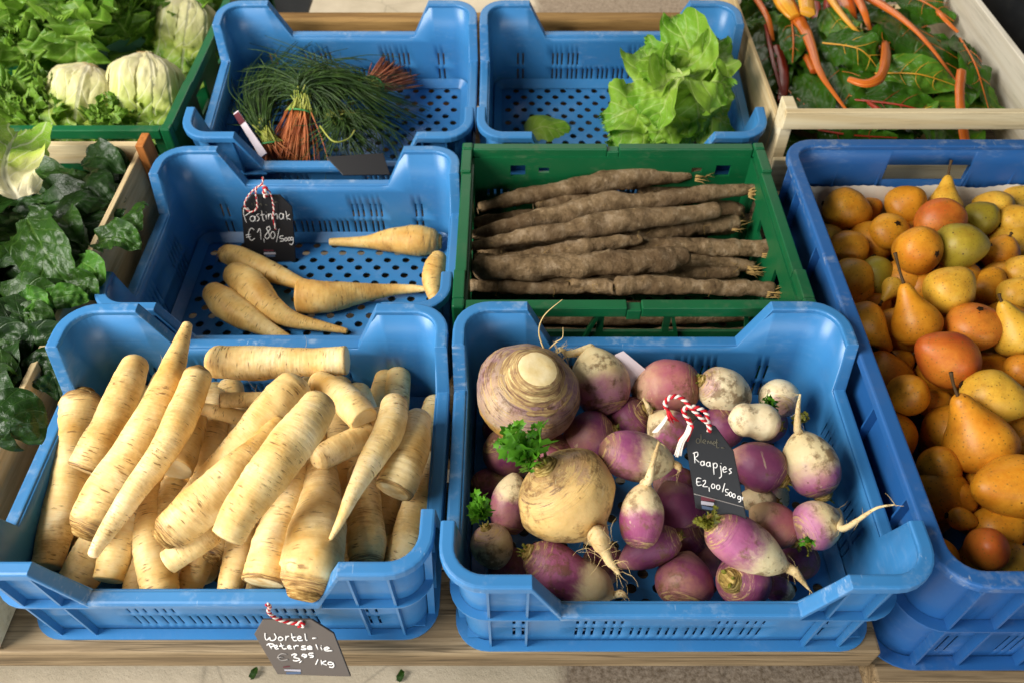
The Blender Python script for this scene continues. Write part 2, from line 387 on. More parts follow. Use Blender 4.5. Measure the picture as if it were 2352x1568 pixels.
# green folding crates
def panel(mb, o, ux, uz, w, h, holes, th, inward):
    """flat wall with rectangular holes: origin o, axes ux, uz"""
    xs = sorted(set([0, w] + [v for q in holes for v in (q[0], q[1])])); zs = sorted(set([0, h] + [v for q in holes for v in (q[2], q[3])]))
    vs = []; idx = {}; fs = []
    for k, off in enumerate((Vector((0, 0, 0)), Vector(inward) * th)):
        for i, x in enumerate(xs):
            for j, z in enumerate(zs): idx[k, i, j] = len(vs); vs.append(Vector(o) + Vector(ux) * x + Vector(uz) * z + off)
    def hole(i, j):
        if i < 0 or j < 0 or i >= len(xs) - 1 or j >= len(zs) - 1: return True
        x, z = (xs[i] + xs[i + 1]) / 2, (zs[j] + zs[j + 1]) / 2
        return any(q[0] < x < q[1] and q[2] < z < q[3] for q in holes)
    for i in range(len(xs) - 1):
        for j in range(len(zs) - 1):
            if hole(i, j): continue
            for k in (0, 1): fs.append((idx[k, i, j], idx[k, i + 1, j], idx[k, i + 1, j + 1], idx[k, i, j + 1]))
            for di, dj, p, q in ((-1, 0, (i, j), (i, j + 1)), (1, 0, (i + 1, j), (i + 1, j + 1)), (0, -1, (i, j), (i + 1, j)), (0, 1, (i, j + 1), (i + 1, j + 1))):
                if hole(i + di, j + dj): fs.append((idx[(0,) + p], idx[(0,) + q], idx[(1,) + q], idx[(1,) + p]))
    mb.add(vs, fs)
def folding_crate(label, cx, cy, z0, w, d, H, mat):
    root = empty('green_crate', (cx, cy, z0), label, 'crate', 'plastic market crates')
    x0, x1, y0, y1 = cx - w / 2, cx + w / 2, cy - d / 2, cy + d / 2; th = 0.004; t = 0.012
    # back wall
    hs = [(w * .13, w * .18, H - .042, H - .024), (w * .82, w * .87, H - .042, H - .024), (w * .225, w * .26, H - .036, H - .028), (w * .74, w * .775, H - .036, H - .028), (w * .2, w * .8, H - .078, H - .060)]
    for i in range(5):
        for j in range(3): hs.append((w * .05 + i * .009, w * .05 + i * .009 + .003, H - .075 - j * .022, H - .064 - j * .022)); hs.append((w * .95 - i * .009, w * .95 - i * .009 + .003, H - .075 - j * .022, H - .064 - j * .022))
    mb = MB(); panel(mb, (x0 + t, y1 - t, z0), (1, 0, 0), (0, 0, 1), w - 2 * t, H - .012, hs, th, (0, -1, 0)); mb.build('back_wall', mat, root)
    # sides
    sh = [(d * .22, d * .30, H - .075, H - .040), (d * .42, d * .60, H - .060, H - .040), (d * .70, d * .78, H - .075, H - .040)]
    for i in range(22): sh.append((d * .06 + i * d * .041, d * .06 + i * d * .041 + .003, H - .120, H - .088))
    mb = MB(); panel(mb, (x1 - t, y0 + t, z0), (0, 1, 0), (0, 0, 1), d - 2 * t, H - .012, sh, th, (-1, 0, 0)); mb.build('side_wall', mat, root)
    mb = MB(); panel(mb, (x0 + t, y0 + t, z0), (0, 1, 0), (0, 0, 1), d - 2 * t, H - .012, sh, th, (1, 0, 0)); mb.build('side_wall', mat, root)
    # open lattice front
    L = w - 2 * t
    fh = [(.02, L * .40, H - .052, H - .016), (L * .42, L * .60, H - .052, H - .016), (L * .62, L - .02, H - .052, H - .016),
          (.02, L * .30, .034, H - .064), (L * .33, L * .67, .034, H - .064), (L * .70, L - .02, .034, H - .064), (.02, L * .45, .012, .030), (L * .48, L - .02, .012, .030)]
    mb = MB(); panel(mb, (x0 + t, y0 + t, z0), (1, 0, 0), (0, 0, 1), L, H - .012, fh, th, (0, 1, 0))
    for xa, xb in ((L * .30, L * .40), (L * .70, L * .62), (L * .12, L * .18), (L * .9, L * .84)):
        p0 = Vector((x0 + t + xa, y0 + t - .001, z0 + .02)); p1 = Vector((x0 + t + xb, y0 + t - .001, z0 + H - .02)); dv = p1 - p0
        mb.box((p0 + p1) / 2, (.004, .006, dv.length), Matrix.Rotation(math.atan2(dv.x, dv.z), 3, 'Y'))
    mb.build('front_wall', mat, root)
    fl = MB(); floor_mesh(fl, (cx, cy, z0), w / 2 - .014, d / 2 - .014, .006, w < .5); fl.build('floor', mat, root, solid=.002)
    # rim: four flat bars with notches, meeting corner blocks
    for sx in (x0, x1):
        for sy in (y0, y1):
            rb = MB(); rb.box((sx + (t if sx < cx else -t) * .6, sy + (t if sy < cy else -t) * .6, z0 + H / 2 + .001), (t * 1.2, t * 1.2, H + .002))
            rb.build('corner_post', mat, root, bevel=.0025)
    rb = MB()
    for yy, sg in ((y0, 1), (y1, -1)):
        gap = .008
        for xa, xb, hh in ((x0 + t * 1.25, cx - gap, H), (cx + gap, x1 - t * 1.25, H), (cx - gap, cx + gap, H - .004)):
            rb.box(((xa + xb) / 2, yy + sg * t * .55, z0 + hh - .0075), (xb - xa, t * 1.1, .015))
    for xx, sg in ((x0, 1), (x1, -1)):
        ym = y0 + d * .8
        for ya, yb, hh, ex in ((y0 + t * 1.25, y0 + d * .2, H + .001, .0), (y0 + d * .2, ym, H - .002, .001), (ym, y1 - t * 1.25, H + .001, .0)):
            rb.box((xx + sg * (t * .55 + ex), (ya + yb) / 2, z0 + hh - .0075), (t * 1.1, yb - ya, .015))
    rb.build('rim', mat, root, bevel=.0014)
    return root
folding_crate('green folding crate stacked with earthy black salsify roots', 0.134, 0.473, -0.036, 0.40, 0.30, 0.156, M['green_plastic'])
folding_crate('green crate of pale escarole heads beside the spinach box', -0.775, 0.985, -0.036, 0.60, 0.62, 0.140, M['green_plastic'])

# wooden crates
wc = empty('wooden_crate', (-0.70, 0.32, -0.036), 'pale wooden crate heaped with dark spinach leaves', 'crate', 'thin wood produce crates')
def plank(parent, name, c, size, mat, rot=None):
    b = MB(); b.box(c, size, rot); return b.build(name, M[mat], parent, bevel=0.0012)
plank(wc, 'side_board', (-0.494, 0.315, 0.042), (0.007, 0.60, 0.150), 'pale_wood_y')
plank(wc, 'side_board', (-0.90, 0.315, 0.042), (0.007, 0.60, 0.150), 'pale_wood_y')
plank(wc, 'end_slat', (-0.69, 0.630, 0.100), (0.40, 0.010, 0.030), 'pale_wood_x')
plank(wc, 'end_slat', (-0.69, 0.640, 0.020), (0.40, 0.008, 0.06), 'pale_wood_x')
plank(wc, 'end_board', (-0.70, 0.010, 0.030), (0.40, 0.010, 0.12), 'pale_wood_x')
plank(wc, 'corner_post', (-0.484, 0.612, 0.050), (0.011, 0.030, 0.168), 'orange_wood')
plank(wc, 'bottom_board', (-0.69, 0.31, -0.031), (0.42, 0.60, 0.008), 'pale_wood_y')
plank(wc, 'corner_block', (-0.530, 0.018, 0.0245), (0.100, 0.044, 0.045), 'pale_wood_x')
cc = empty('wooden_crate', (0.56, 0.9, -0.036), 'white and pale wooden crate of orange stemmed chard above the pears', 'crate', 'thin wood produce crates')
plank(cc, 'end_slat', (0.575, 0.652, 0.138), (0.425, 0.010, 0.027), 'pale_wood_x')
plank(cc, 'end_slat', (0.575, 0.645, 0.052), (0.425, 0.008, 0.055), 'pale_wood_x')
plank(cc, 'corner_post', (0.3725, 0.672, 0.056), (0.016, 0.030, 0.190), 'pale_wood_x')
plank(cc, 'side_board', (0.3665, 0.97, 0.062), (0.006, 0.56, 0.125), 'pale_wood_y')
plank(cc, 'side_board', (0.775, 0.97, 0.055), (0.008, 0.64, 0.155), 'white_wood', Matrix.Rotation(R(-14), 3, 'Y'))
plank(cc, 'bottom_board', (0.57, 0.97, -0.024), (0.40, 0.62, 0.008), 'pale_wood_y')
bc = empty('black_crate', (1.03, 1.0, -0.036), 'black slatted crate beyond the white crate board at the right edge', 'crate', 'black crates')
for i in range(9): plank(bc, 'slat', (1.05, 0.72 + i * 0.075, 0.055), (0.40, 0.03, 0.006), 'dark_plastic')
b = MB(); b.tube([(0.835, 0.62, 0.135), (0.835, 1.4, 0.135)], 0.011, 10); b.build('rail', M['dark_plastic'], bc, smooth=True)
plank(bc, 'side_board', (0.842, 1.0, 0.045), (0.006, 0.80, 0.150), 'dark_plastic')
bd = empty('black_crate', (-0.46, 1.2, -0.036), 'dark crate corner behind the grassy greens crate', 'crate', 'black crates')
plank(bd, 'side_board', (-0.495, 1.19, 0.02), (0.012, 0.30, 0.13), 'dark_plastic'); plank(bd, 'end_board', (-0.468, 1.045, 0.02), (0.05, 0.012, 0.12), 'dark_plastic')
plank(bd, 'bottom_board', (-0.45, 1.2, -0.040), (0.08, 0.3, 0.008), 'dark_plastic')
# ================================================================== produce
def crom(pts, n):
    """smooth path through control places; each is (Vector, radius)"""
    m = len(pts)
    if m == 2: return [(pts[0][0].lerp(pts[1][0], i / n), pts[0][1] + (pts[1][1] - pts[0][1]) * i / n) for i in range(n + 1)]
    out = []
    for i in range(n + 1):
        u = i / n * (m - 1); k = min(int(u), m - 2); t = u - k
        g = lambda j: pts[max(0, min(m - 1, j))]
        a, b, c, d = g(k - 1), g(k), g(k + 1), g(k + 2)
        f = lambda A, B, C, D: 0.5 * ((2 * B) + (C - A) * t + (2 * A - 5 * B + 4 * C - D) * t * t + (3 * B - A - 3 * C + D) * t ** 3)
        out.append((f(a[0], b[0], c[0], d[0]), max(f(a[1], b[1], c[1], d[1]), 0.0006)))
    return out
def smooth_pts(pts, n): return [p for p, r in crom([(Vector(p), 0.001) for p in pts], n)]
def skin(path, nseg, seed, lump=0.05, lscale=25, ring=0.0, v_mode='len', ends=('round', 'round'), cap_k=0.75):
    """tube with uneven girth; returns verts, faces, uvs per loop"""
    pts = [p for p, r in path]; rad = [r for p, r in path]; m = len(pts)
    # round ends
    def ext(p, d, r, k):
        return [(p + d * (r * k * math.sin(a)), max(r * math.cos(a), 0.0004)) for a in (math.pi / 2 * q / 5 for q in range(1, 6))]
    head = list(path)
    d0 = (pts[0] - pts[1]).normalized(); d1 = (pts[-1] - pts[-2]).normalized()
    if ends[0] == 'round': head = ext(pts[0], d0, rad[0], cap_k)[::-1] + head
    elif ends[0] == 'cut': head = [(pts[0] + d0 * rad[0] * .06, rad[0] * .90)] + head
    if ends[1] == 'round': head = head + ext(pts[-1], d1, rad[-1], cap_k)
    elif ends[1] == 'cut': head = head + [(pts[-1] + d1 * rad[-1] * .06, rad[-1] * .90)]
    pts = [p for p, r in head]; rad = [r for p, r in head]; m = len(pts)
    L = [0.0]
    for i in range(1, m): L.append(L[-1] + (pts[i] - pts[i - 1]).length)
    t0 = (pts[1] - pts[0]).normalized(); nx = t0.orthogonal().normalized(); vs = []; so = Vector((seed * 3.17, seed * 1.31, seed * 2.71))
    for i, p in enumerate(pts):
        t = pts[min(i + 1, m - 1)] - pts[max(i - 1, 0)]; t = t.normalized() if t.length > 1e-9 else t0
        nx = nx - t * nx.dot(t); nx.normalize(); ny = t.cross(nx)
        for k in range(nseg):
            a = 2 * math.pi * k / nseg; d = nx * math.cos(a) + ny * math.sin(a); q = p + d * rad[i]
            f = 1 + (lump * .35 * noise.noise(q * 150 + so) if lump > .25 else 0) + lump * noise.noise(q * lscale + so) + lump * .5 * noise.noise(q * lscale * 2.7 + so)
            if ring: f += ring * noise.noise(Vector((L[i] * 260 + seed * 7, math.cos(a) * .7, math.sin(a) * .7)))
            vs.append(p + d * rad[i] * f)
    fs = [(i * nseg + k, i * nseg + (k + 1) % nseg, (i + 1) * nseg + (k + 1) % nseg, (i + 1) * nseg + k) for i in range(m - 1) for k in range(nseg)]
    uv = []
    for i in range(m - 1):
        for k in range(nseg):
            va, vb = (L[i], L[i + 1]) if v_mode == 'len' else (L[i] / L[-1], L[i + 1] / L[-1])
            uv += [(k / nseg, va), ((k + 1) / nseg, va), ((k + 1) / nseg, vb), (k / nseg, vb)]
    nf = len(fs)
    fs += [tuple(range(nseg - 1, -1, -1)), tuple((m - 1) * nseg + k for k in range(nseg))]
    uv += [(0.5, L[0])] * nseg + [(0.5, L[-1] if v_mode == 'len' else 1.0)] * nseg
    return vs, fs, uv
def skin_obj(name, data, mat, parent=None):
    vs, fs, uv = data; b = base_of(parent) if parent else vs[len(vs) // 2].copy()
    me = bpy.data.meshes.new(name); me.from_pydata([v - b for v in vs], [], fs); me.update()
    l = me.uv_layers.new(name='UVMap'); l.data.foreach_set('uv', [c for q in uv for c in q])
    return link(name, me, mat, parent, b if parent is None else None, True)
def disc(name, c, n, r, mat, parent, seed=0, dome=0.06):
    n = Vector(n).normalized(); a = n.orthogonal().normalized(); b = n.cross(a); mb = MB(); vs = [c + n * r * dome]
    for rr, h in ((.45, .055), (.8, .045), (1.0, 0.0)):
        for k in range(22):
            an = 2 * math.pi * k / 22; q = 1 + .05 * noise.noise(Vector((math.cos(an), math.sin(an), seed)) * 2)
            vs.append(c + (a * math.cos(an) + b * math.sin(an)) * r * rr * q + n * r * h * dome * 18)
    fs = [(0, 1 + k, 1 + (k + 1) % 22) for k in range(22)] + [(1 + j * 22 + k, 1 + j * 22 + 22 + k, 1 + j * 22 + 22 + (k + 1) % 22, 1 + j * 22 + (k + 1) % 22) for j in range(2) for k in range(22)]
    mb.add(vs, fs); return mb.build(name, mat, parent, smooth=True)
def hairs(name, starts, mat, parent, n, length, rng, rad=0.00035, droop=0.4, main=None):
    mb = MB()
    for i in range(n):
        p = Vector(rng.choice(starts)); d = Vector((rng.gauss(0, 1), rng.gauss(0, 1), rng.gauss(0, 1))).normalized()
        if main is not None: d = (d * .8 + Vector(main)).normalized()
        l = length * rng.uniform(.4, 1.1); pts = [p]; 
        for k in range(6):
            d = (d + Vector((rng.gauss(0, .35), rng.gauss(0, .35), rng.gauss(0, .3) - droop * .2))).normalized(); p = p + d * l / 6; pts.append(p)
        mb.tube(pts, [rad * (1 - k / 8) for k in range(7)], 4)
    return mb.build(name, mat, parent, smooth=True)

# ---- skins of roots and fruit
def root_mat(key, c1, c2, c3, line, amount=0.6, rough=0.55, bumpk=0.25):
    k = N(key, rough, 0.35); u = k.uv(); o = k.obj(); s = k.sep(u)
    rn = k.rnd(); off = k.comb(k.math('MULTIPLY', rn, 9.0), k.math('MULTIPLY', rn, 5.0), 0.0)
    big = k.noise(k.scale(o, (1, 1, 1), off), 22, 4, 0.6)
    c = k.ramp(big, [(0.30, c2), (0.52, c1), (0.75, c3)])
    crn = k.n('Attribute'); crn.attribute_name = 'crown'; crn = crn.outputs['Fac']
    # fine rings across the root, broken up round the girth
    an = k.math('MULTIPLY', s[0], 6.2832)
    ring = k.comb(k.math('MULTIPLY', k.math('SINE', an), .9), k.math('MULTIPLY', k.math('COSINE', an), .9), k.math('MULTIPLY', s[1], 330.0))
    ring = k.scale(ring, (1, 1, 1), off)
    r1 = k.noise(ring, 1.0, 2, 0.5)
    r2 = k.noise(k.scale(ring, (1.6, 1.6, 1.9)), 1.0, 3, 0.5)
    brk = k.ramp(k.noise(k.scale(o, (1, 1, 1), off), 70, 2), [(0.46, 0.0), (0.58, 1.0)])
    lines = k.math('MULTIPLY', k.ramp(r2, [(0.60, 0.0), (0.65, 1.0)]), brk)
    c = k.mix(k.math('MULTIPLY', k.ramp(r1, [(0.5, 0.0), (0.8, 1.0)]), 0.35), c, c2)
    c = k.mix(k.math('MULTIPLY', lines, amount), c, line)
    spots = k.ramp(k.vor(k.scale(o, (1, 1, 1), off), 55), [(0.07, 1.0), (0.12, 0.0)])
    sp2 = k.ramp(k.noise(k.scale(o, (1, 1, 1), off), 33, 2), [(0.6, 0.0), (0.66, 1.0)])
    c = k.mix(k.math('MULTIPLY', k.math('MULTIPLY', spots, sp2), 0.7), c, tuple(x * 0.5 for x in line[:3]) + (1,))
    soil = k.math('MULTIPLY', k.ramp(k.noise(k.scale(o, (1, 1, 1), off), 17, 6, .72), [(.50, 0.0), (.66, .7)]), k.ramp(r2, [(.35, .4), (.6, 1.0)])); c = k.mix(soil, c, lin('#9a7036'))
    cf = k.ramp(k.math('ADD', crn, k.math('MULTIPLY_ADD', k.noise(o, 75, 4, .65), .9, -.45)), [(.42, 0.0), (.62, 1.0)])
    cr = k.ramp(k.noise(k.scale(ring, (1.2, 1.2, 3.4)), 1.0, 3, .6), [(.33, lin('#4d3216')), (.5, lin('#9a7440')), (.66, lin('#d0ad6c'))])
    c = k.mix(k.math('MULTIPLY', cf, k.math('MULTIPLY', crn, 1.3, clamp=True)), c, cr)
    k.color(c); k.sss(0.12, (0.006, 0.003, 0.001))
    h = k.math('ADD', k.math('MULTIPLY', r1, 0.6), k.math('MULTIPLY', k.noise(o, 130, 3), 0.4))
    h = k.math('SUBTRACT', h, k.math('MULTIPLY', lines, 0.5)); k.bump(h, bumpk * 2.2, 0.0016); M[key] = k.m
root_mat('parsley_root_skin', lin('#e8c888'), lin('#d0a052'), lin('#f0deb2'), lin('#70481e'), 0.75)
root_mat('parsnip_skin', lin('#e0b86c'), lin('#c48e40'), lin('#ead096'), lin('#70481c'), 0.75)
def crown_mat(key, a, b, c_):
    k = N(key, 0.85, 0.15); u = k.uv(); o = k.obj(); s = k.sep(u); an = k.math('MULTIPLY', s[0], 6.2832)
    ring = k.comb(k.math('MULTIPLY', k.math('SINE', an), 1.0), k.math('COSINE', an), k.math('MULTIPLY', s[1], 700.0))
    r1 = k.noise(ring, 1.0, 3, 0.6); c = k.ramp(r1, [(0.32, a), (0.5, b), (0.68, c_)])
    c = k.mix(k.math('MULTIPLY', k.ramp(k.noise(o, 120, 4, 0.7), [(0.5, 0.0), (0.7, 1.0)]), 0.6), c, a)
    k.color(c); k.bump(r1, 0.8, 0.002); M[key] = k.m
crown_mat('root_crown', lin('#4d3216'), lin('#95713c'), lin('#c8a566'))
crown_mat('turnip_crown', lin('#4a3a1a'), lin('#92783e'), lin('#c9b070'))
def cut_mat(key, a, b, e):
    k = N(key, 0.6, 0.3); o = k.obj(); c = k.ramp(k.noise(o, 70, 4, 0.6), [(0.3, a), (0.62, b), (0.85, e)]); k.color(c); k.bump(k.noise(o, 200, 2), .2, .001); M[key] = k.m
cut_mat('cut_root', lin('#efdcae'), lin('#e3c98e'), lin('#b98d4c'))
cut_mat('brown_cut_root', lin('#ecd8a6'), lin('#d1a764'), lin('#6d431c'))
simple('root_hair', lin('#a98a55'), 0.8, .1)
simple('pale_root_hair', lin('#cdb27c'), 0.8, .1)
def soil_mat():
    k = N('soil_skin', 0.95, 0.08); o = k.obj(); rn = k.rnd(); off = k.comb(k.math('MULTIPLY', rn, 5.0), rn, 0.0); v = k.scale(o, (1, 1, 1), off)
    c = k.ramp(k.noise(v, 55, 6, 0.7), [(0.28, lin('#544330')), (0.5, lin('#8b7354')), (0.7, lin('#ae977a'))])
    c = k.mix(k.math('MULTIPLY', k.ramp(k.noise(v, 14, 3), [(0.45, 0.0), (0.65, 1.0)]), .7), c, lin('#5d4833'))
    c = k.mix(k.math('MULTIPLY', k.ramp(k.noise(v, 110, 4, .7), [(.58, 0.0), (.72, 1.0)]), .5), c, lin('#b8a27f'))
    k.color(c); k.bump(k.math('ADD', k.noise(v, 150, 6, .75), k.noise(v, 45, 3)), 1.0, 0.005); M['soil_skin'] = k.m
soil_mat()
def turnip_mat(key, purple, white, mid, at=0.5, soft=0.2, yellow=0.4, rough=0.50, scar=.2):
    k = N(key, rough, 0.45); u = k.uv(); o = k.obj(); s = k.sep(u); rn = k.rnd(); off = k.comb(k.math('MULTIPLY', rn, 7.0), k.math('MULTIPLY', rn, 3.0), rn); v = k.scale(o, (1, 1, 1), off)
    edge = k.math('ADD', s[1], k.math('MULTIPLY_ADD', k.noise(v, 20, 7, .68, .5), 0.85, -0.425))
    f = k.ramp(edge, [(max(at - soft * .7, 0.0), 0.0), (min(at + soft * .7, 1.0), 1.0)], 'EASE')
    pc = k.mix(k.ramp(k.noise(v, 30, 4), [(0.35, 0.0), (0.7, 1.0)]), purple, mid)
    streak = k.noise(k.comb(k.math('MULTIPLY', s[0], 40.0), k.math('MULTIPLY', s[1], 2.0), rn), 1.0, 3)
    pc = k.mix(k.math('MULTIPLY', k.ramp(streak, [(0.5, 0.0), (0.75, 1.0)]), .35), pc, mid)
    wc_ = k.mix(k.math('MULTIPLY', k.ramp(k.noise(v, 40, 5, .65), [(0.45, 0.0), (0.75, 1.0)]), yellow), white, lin('#c39a52'))
    c = k.mix(f, pc, wc_)
    dirt = k.math('MULTIPLY', k.ramp(k.noise(v, 24, 6, .72), [(0.50, 0.0), (0.58, 1.0)]), k.ramp(k.noise(v, 95, 3, .6), [(0.42, 0.0), (0.56, 1.0)]))
    blot = k.ramp(k.noise(v, 16, 5, .7), [(.5, 0.0), (.7, 1.0)]); c = k.mix(k.math('MULTIPLY', blot, .5), c, lin('#b98f58'))
    pit = k.math('MULTIPLY', k.ramp(k.vor(v, 85), [(.06, 1.0), (.11, 0.0)]), k.ramp(k.noise(v, 25, 2), [(.5, 0.0), (.58, 1.0)])); c = k.mix(k.math('MULTIPLY', pit, .8), c, lin('#5a3a1c'))
    endt = k.ramp(s[1], [(.0, .75), (.16, 0.0)]); c = k.mix(k.math('MULTIPLY', endt, k.ramp(k.noise(v, 60, 4, .6), [(.35, .2), (.6, 1.0)])), c, lin('#7d6436'))
    c = k.mix(k.math('MULTIPLY', dirt, .75), c, lin('#6b4a25'))
    an = k.math('MULTIPLY', s[0], 6.2832)
    arc = k.noise(k.comb(k.math('MULTIPLY', k.math('SINE', an), 1.6), k.math('MULTIPLY', k.math('COSINE', an), 1.6), k.math('MULTIPLY', s[1], 55.0)), 1.0, 4, .6)
    arcs = k.math('MULTIPLY', k.ramp(arc, [(.52, 0.0), (.60, 1.0)]), k.ramp(s[1], [(scar * .5, .85), (scar, 0.0)])); c = k.mix(arcs, c, lin('#b89a62'))
    arcd = k.math('MULTIPLY', k.ramp(arc, [(.36, 1.0), (.42, 0.0)]), k.ramp(s[1], [(scar * .5, .7), (scar, 0.0)])); c = k.mix(arcd, c, lin('#4e3524'))
    scr = k.ramp(k.noise(k.scale(v, (60, 10, 40)), 2.2, 3), [(0.69, 0.0), (0.74, 1.0)]); c = k.mix(k.math('MULTIPLY', scr, .45), c, lin('#d9c79a'))
    k.color(c); k.sss(0.12, (0.004, 0.002, 0.002)); k.bump(k.math('ADD', k.math('ADD', k.noise(v, 80, 5, .65), k.math('MULTIPLY', arcs, .8)), k.math('MULTIPLY', dirt, .4)), .35, .002)
    k.l(k.math('MULTIPLY_ADD', k.noise(v, 50, 2), .25, rough - .1), k.b.inputs['Roughness']); M[key] = k.m
PU, MI, WH = lin('#7d3560'), lin('#ad6286'), lin('#e4d0a0')
turnip_mat('turnip_purple', lin('#662650'), lin('#b08078'), lin('#8a4464'), .82, .25)
root_mat('turnip_tail', lin('#d8c294'), lin('#bfa06a'), lin('#e6d6b2'), lin('#7d5a2c'), .6, .6, .4)
turnip_mat('turnip_half', PU, WH, MI, .48, .22)
turnip_mat('turnip_pink', lin('#a3527f'), WH, lin('#c084a0'), .42, .30)
turnip_mat('turnip_dusky', lin('#9a4a5c'), lin('#d8b48c'), lin('#b46c70'), .75, .3, .6)
turnip_mat('turnip_white', lin('#c99a9a'), lin('#ead9b2'), lin('#dcbfa8'), .08, .12, .45)
turnip_mat('turnip_yellow', lin('#a58a78'), lin('#d4b070'), lin('#b88c50'), .04, .08, .95, .55, .3)
turnip_mat('turnip_tip', lin('#86365f'), lin('#e3cfa4'), lin('#a8607f'), .60, .16, .5)
turnip_mat('swede_skin', lin('#8a6670'), lin('#d0a050'), lin('#bda488'), .52, .10, .7, .5, .55)
def pear_mat(key, base, gold, green, red, redness, greenness):
    k = N(key, 0.46, 0.36); u = k.uv(); o = k.obj(); rn = k.rnd(); off = k.comb(k.math('MULTIPLY', rn, 11.0), k.math('MULTIPLY', rn, 6.0), rn); v = k.scale(o, (1, 1, 1), off)
    c = k.ramp(k.noise(v, 24, 7, .78), [(0.38, base), (0.60, gold)])
    c = k.mix(k.math('MULTIPLY', k.ramp(k.noise(v, 11, 3), [(0.42, 0.0), (0.62, 1.0)]), greenness), c, green)
    c = k.mix(k.math('MULTIPLY', k.ramp(k.noise(k.scale(v, (1, 1, 1)), 9, 2), [(0.40, 0.0), (0.62, 1.0)]), redness), c, red)
    rus = k.math('MULTIPLY', k.ramp(k.noise(v, 30, 7, .75), [(.5, 0.0), (.66, 1.0)]), .42); c = k.mix(rus, c, lin('#7d4a16'))
    ptc = k.ramp(k.noise(v, 8, 3), [(.35, .0), (.7, .45)]); c = k.mix(ptc, c, base)
    fl = k.ramp(k.vor(v, 230), [(0.10, .75), (0.26, 0.0)]); c = k.mix(fl, c, lin('#7d5a1e'))
    sp = k.math('MULTIPLY', k.ramp(k.vor(v, 70), [(0.05, 1.0), (0.09, 0.0)]), k.ramp(k.noise(v, 30, 2), [(0.48, 0.0), (0.54, 1.0)])); c = k.mix(k.math('MULTIPLY', sp, .9), c, lin('#3c2412'))
    k.color(c); k.sss(.1, (.005, .002, .001)); k.bump(k.math('ADD', k.noise(v, 140, 3), k.noise(v, 45, 3)), .16, .0015); M[key] = k.m
PB, PG, PGR, PR = lin('#c47a12'), lin('#e2a02c'), lin('#94881e'), lin('#b84016')
pear_mat('pear_orange', PB, PG, PGR, PR, .25, .15)
pear_mat('pear_gold', lin('#cc9226'), lin('#e2b440'), lin('#a08e2a'), PR, .08, .35)
pear_mat('pear_green', lin('#95801f'), lin('#b0962e'), lin('#7a7a20'), PR, .05, .7)
pear_mat('pear_red', lin('#b8621a'), lin('#d48a2a'), PGR, lin('#a5301a'), .8, .05)
simple('pear_stem', lin('#4a3720'), .7, .2); simple('calyx', lin('#2a1c10'), .8, .1)

# ---- root parsley: control places are (px, py, half width in px, height of its middle)
def root_from(name, label, cat, pts, mat, seed, ends, group=None, lump=.12, lscale=17, ring=.035, nseg=28, n=44, floor=-9):
    path = []
    for x, y, r, z in pts:
        p = P(x, y, z); path.append((p, r * mm_px(p)))
    path = crom(path, n)
    types = tuple({'crown': 'round', 'cut': 'cut', 'brown': 'cut', 'round': 'round', 'tip': 'round', 'raw': 'round'}[e] for e in ends)
    data = skin(path, nseg, seed, lump, lscale, ring, 'len', types); cv = [0.0] * len(data[0])
    for e, i, j in ((ends[0], 0, 1), (ends[1], -1, -2)):
        if e in ('crown', 'brown'):
            p, r = path[i]; d = (p - path[j][0]).normalized(); hi, lo = (.55, .55) if e == 'crown' else (.05, .30)
            cv = [max(c, min(1, max(0, ((q - p).dot(d) / r + lo) / (hi + lo)))) if (q - p).length < 2.5 * r else c for c, q in zip(cv, data[0])]
    for q_i, c in enumerate(cv):
        if c > .3: data[0][q_i] = data[0][q_i] + (noise.noise_vector(data[0][q_i] * 120) * .0011 * c)
    o = skin_obj(name, data, M[mat]); tag(o, label, cat, group)
    at = o.data.attributes.new('crown', 'FLOAT', 'POINT'); at.data.foreach_set('value', cv)
    for e, i, j in ((ends[0], 0, 1), (ends[1], -1, -2)):
        p, r = path[i]; d = (p - path[j][0]).normalized()
        if e == 'cut': disc('cut_end', p + d * r * .07, d, r * .90, M['cut_root'], o, seed)
        if e == 'brown': disc('cut_end', p + d * r * .07, d, r * .90, M['brown_cut_root'], o, seed)
        if e == 'crown':
            cp = [(p + d * r * q, r * s) for q, s in ((.50, .66), (.66, .60), (.78, .52), (.84, .42), (.82, .26), (.74, .10))]
            skin_o = skin_obj('crown', skin(cp, 26, seed + 3, .10, 90, .05, 'len', ('raw', 'raw')), M['root_crown'], o)
    return o
